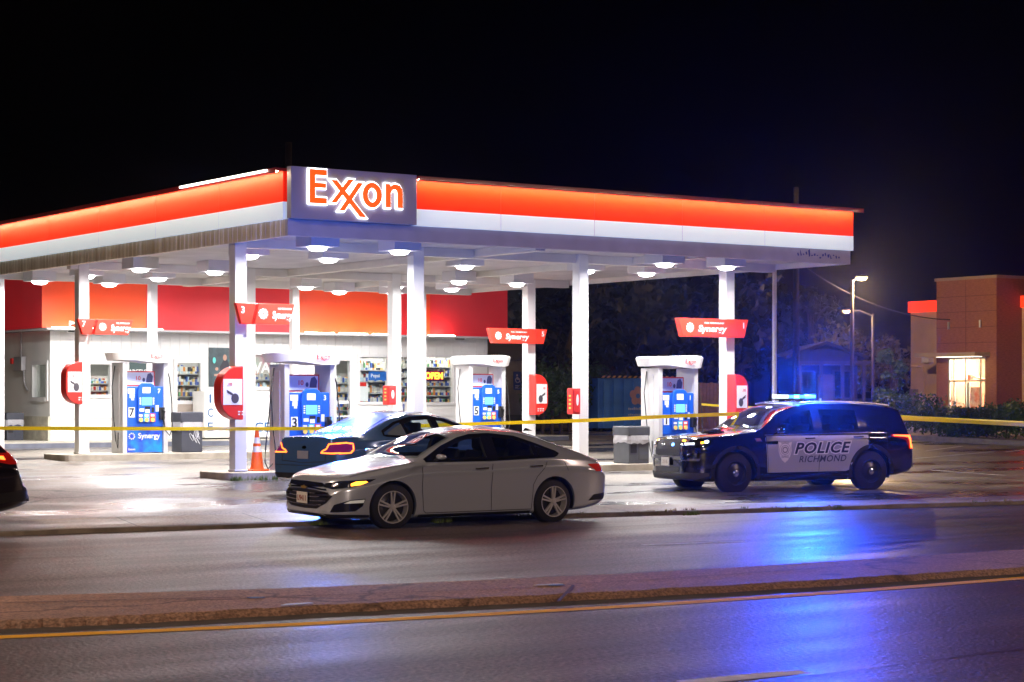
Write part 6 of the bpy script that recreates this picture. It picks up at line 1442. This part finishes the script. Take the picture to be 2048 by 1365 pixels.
mb = MB(); mb.box(XR + .5, XR + .52, wy0 + .75, wy0 + 1.25, wz0 + .1, wz0 + .9); robj(mb, 'menu_poster', mat('menu_mixed', (.75, .7, .62), .5, col2=(.5, .12, .08), ns=5))
for py_ in ((1899, 652), (1962, 648)):
    p = onX(py_[0], py_[1], XR); mb = MB(); mb.cyl(p.x - .06, p.y, p.z - .15, p.z + .15, .05, 8); robj(mb, 'wall_light', M_grey)
p = onX(1860, 720, XM); mb = MB(); mb.box(XM - .3, XM - .001, p.y - .2, p.y + .2, p.z - .12, p.z + .12); robj(mb, 'junction_box', M_white)
p = onX(1835, 735, XM); mb = MB(); mb.tube([(XM - .05, p.y + .3, p.z + .05), (XM - .05, p.y - .3, p.z), (XM - .05, p.y - .45, p.z - .3), (XM - .05, p.y - .45, zr0 + .3)], .05, 6); robj(mb, 'drain_pipe', M_tan)
mb = MB(); mb.box(XM - .12, XM - .001, p.y - .05, p.y + .35, zr0 + .1, zr0 + 1.6); robj(mb, 'utility_door', mat('utility_grey', (.22, .19, .17), .6))
# planting bed, hedge and shrubs beside the restaurant
ha = onLot(1800, 880); hb = onLot(2048, 893); dd = (hb - ha).normalized(); hb2 = hb + dd * 9; ha2 = ha - dd * 2
nn = Vector((-dd.y, dd.x, 0)); nn = nn if nn.dot(Vector((SR, CR, 0))) > 0 else -nn
mb = MB(); vs = []
for q in (ha2, hb2): vs += [(q.x, q.y, lot(q.y) - .05), (q.x, q.y, lot(q.y) + .17), (q.x + nn.x * .25, q.y + nn.y * .25, lot(q.y) + .17), (q.x + nn.x * 8, q.y + nn.y * 8, lot(q.y) + .16)]
mb.add(vs, [(0, 1, 5, 4), (1, 2, 6, 5), (2, 3, 7, 6)]); tag(mb.obj('planting_bed', mat('bed_kerb', (.30, .26, .25), .8, noise=.2)), kind='structure')
random.seed(33)
L = (hb2 - ha).length; t = thing('clipped_hedge', 'long clipped green hedge behind the yellow tape at the right', 'hedge', (ha.x, ha.y, lot(ha.y) + .15)); cr = MB(); st_ = MB(); k = 0.0
while k < L:
    p = dd * k + nn * 1.0; z = lot(ha.y + p.y) - lot(ha.y)
    leaves(cr, (p.x, p.y, z + .55 + random.uniform(-.04, .05)), (.50, .55, .52 + random.uniform(-.05, .06)), 380, .055); st_.tube([(p.x, p.y, z - .1), (p.x + .1, p.y, z + .5)], .03, 5); k += .42
cr.obj('foliage', L_hedge, t); st_.obj('stem', M_bark, t)
def shrub(px, D, r, label, seed):
    random.seed(seed); b = base(px, D); t = thing('shrub', label, 'shrub', (b.x, b.y, b.z + .1), group='rounded shrubs against the restaurant'); mb = MB()
    for k in range(7): leaves(mb, (random.uniform(-.5, .5) * r, random.uniform(-.5, .5) * r, r * .55 + random.uniform(-.1, .2)), (r * .6, r * .6, r * .5), 420, .06)
    mb.obj('foliage', L_hedge, t); mb = MB(); mb.tube([(0, 0, -.1), (0, 0, r * .5)], .05, 5); mb.obj('stem', M_bark, t)
shrub(1830, 71, 1.45, 'rounded shrub below the tan restaurant wall', 1); shrub(1965, 68, .95, 'small shrub under the drive-through window', 2); shrub(2035, 72, 1.1, 'dark shrub at the right edge by the brick tower', 3); shrub(1905, 66, .8, 'low shrub left of the drive-through window', 4)
# ------------------------------------------------------------------ barrier tape
M_tape = bpy.data.materials.new('barrier_tape'); M_tape.use_nodes = True; _t = M_tape.node_tree; _b = _t.nodes['Principled BSDF']; _b.inputs['Base Color'].default_value = (.95, .80, .03, 1); _b.inputs['Roughness'].default_value = .3
_l = _t.nodes.new('ShaderNodeBsdfTranslucent'); _l.inputs[0].default_value = (.95, .80, .03, 1); _m = _t.nodes.new('ShaderNodeMixShader'); _m.inputs[0].default_value = .55
_t.links.new(_b.outputs[0], _m.inputs[1]); _t.links.new(_l.outputs[0], _m.inputs[2]); _t.links.new(_m.outputs[0], _t.nodes['Material Output'].inputs[0])
def tape(pts, wd, label, hang=0.0, n=10, twist=0.0, name='barrier_tape'):
    P = catmull([tuple(p) for p in pts], n); vs = []; fs = []; random.seed(4)
    for i, p in enumerate(P):
        w2 = wd / 2; a = twist * math.sin(i * .33); up = Vector((SR * math.sin(a) * -1, CR * math.sin(a) * -1, math.cos(a)))
        vs += [p - up * w2, p + up * w2, p + up * w2 + Vector((SR, CR, 0)) * .002, p - up * w2 + Vector((SR, CR, 0)) * .002]
    for i in range(len(P) - 1):
        for q in range(4): fs.append((4 * i + q, 4 * i + (q + 1) % 4, 4 * i + 4 + (q + 1) % 4, 4 * i + 4 + q))
    o = MB().add([tuple(v) for v in vs], fs).obj(name, M_tape); return tag(o, label, 'barrier tape', 'yellow police barrier tapes')
tape([atD(-160, 856, 38.0), atD(160, 857.5, 39.0), atD(475, 858, 40.2), atD(740, 856, 40.9), atD(895, 850, 40.9), atD(1180, 841, 40.4), atD(1330, 833.5, 39.8), atD(1478, 828, 39.35)], .072, 'yellow barrier tape stretched across the pumps to the police SUV', twist=.35)
tape([atD(1478, 828, 39.35), atD(1466, 848, 39.5), atD(1452, 863, 39.7)], .07, 'yellow tape end hanging down the windscreen of the police SUV', n=4)
tape([atD(1402, 809, 54), atD(1440, 812, 53), atD(1530, 817, 51), atD(1660, 826, 49), atD(1800, 833, 47), atD(1930, 840, 46), atD(2150, 850, 44)], .06, 'yellow barrier tape behind the police SUV, the upper of the two at the right', n=6, twist=.4)
tape([atD(1795, 837, 42.0), atD(1900, 842, 42), atD(2048, 850, 41), atD(2200, 857, 40)], .075, 'bright yellow barrier tape running from the rear of the police SUV, the lower one', n=6, twist=.2)
# ------------------------------------------------------------------ street lamps beside and behind the viewpoint (outside the frame)
def off_lamp(x, y, h, power, col, label, tx=0, ty=1):
    t = thing('street_lamp', label, 'street lamp', (x, y, 0), group='tall street lamps along the near side of the road')
    mb = MB(); mb.cyl(0, 0, 0, h, .11, 12, r2=.06); mb.obj('pole', M_grey, t, smooth=True)
    mb = MB(); mb.tube([(0, 0, h - .1), (tx * .9, ty * .9, h + .15), (tx * 1.9, ty * 1.9, h + .2)], .04, 8); mb.obj('arm', M_grey, t)
    mb = MB(); mb.cbox(tx * 2.1, ty * 2.1, h + .12, .35, .35, .14); mb.obj('head', M_dark, t)
    l = bpy.data.lights.new('street_lamp_light', 'SPOT'); l.energy = power; l.color = col; l.spot_size = R(174); l.spot_blend = .25; l.shadow_soft_size = .25
    lo = bpy.data.objects.new('street_lamp_light', l); COL.objects.link(lo); lo.parent = t; lo.location = (tx * 2.1, ty * 2.1, h + .08)
off_lamp(3.5, 24, 10, STREET_POWER, (1, .68, .48), 'tall street lamp beside the road left of the view', 0, 1)
off_lamp(-2, -20, 11, STREET_POWER * 4.6, (1, .72, .56), 'tall street lamp behind the viewpoint', 0, 1)
off_lamp(36, 13, 10, STREET_POWER, (1, .64, .48), 'tall street lamp beside the road right of the view', 0, 1)

# ------------------------------------------------------------------ thin haze added for the glare round the lamps
hz = MB(); hz.box(-60, 140, -32, 130, -1.2, 11.4); hz = hz.obj('haze', bpy.data.materials.new('glare_haze')); tag(hz, 'thin haze added to give the lamps their glare', 'haze', kind='stuff')
hm = hz.data.materials[0]; hm.use_nodes = True; t_ = hm.node_tree; t_.nodes.clear(); ou = t_.nodes.new('ShaderNodeOutputMaterial'); pv = t_.nodes.new('ShaderNodeVolumePrincipled')
pv.inputs['Color'].default_value = (.9, .92, 1, 1); pv.inputs['Density'].default_value = HAZE; pv.inputs['Anisotropy'].default_value = .93
t_.links.new(pv.outputs[0], ou.inputs['Volume'])
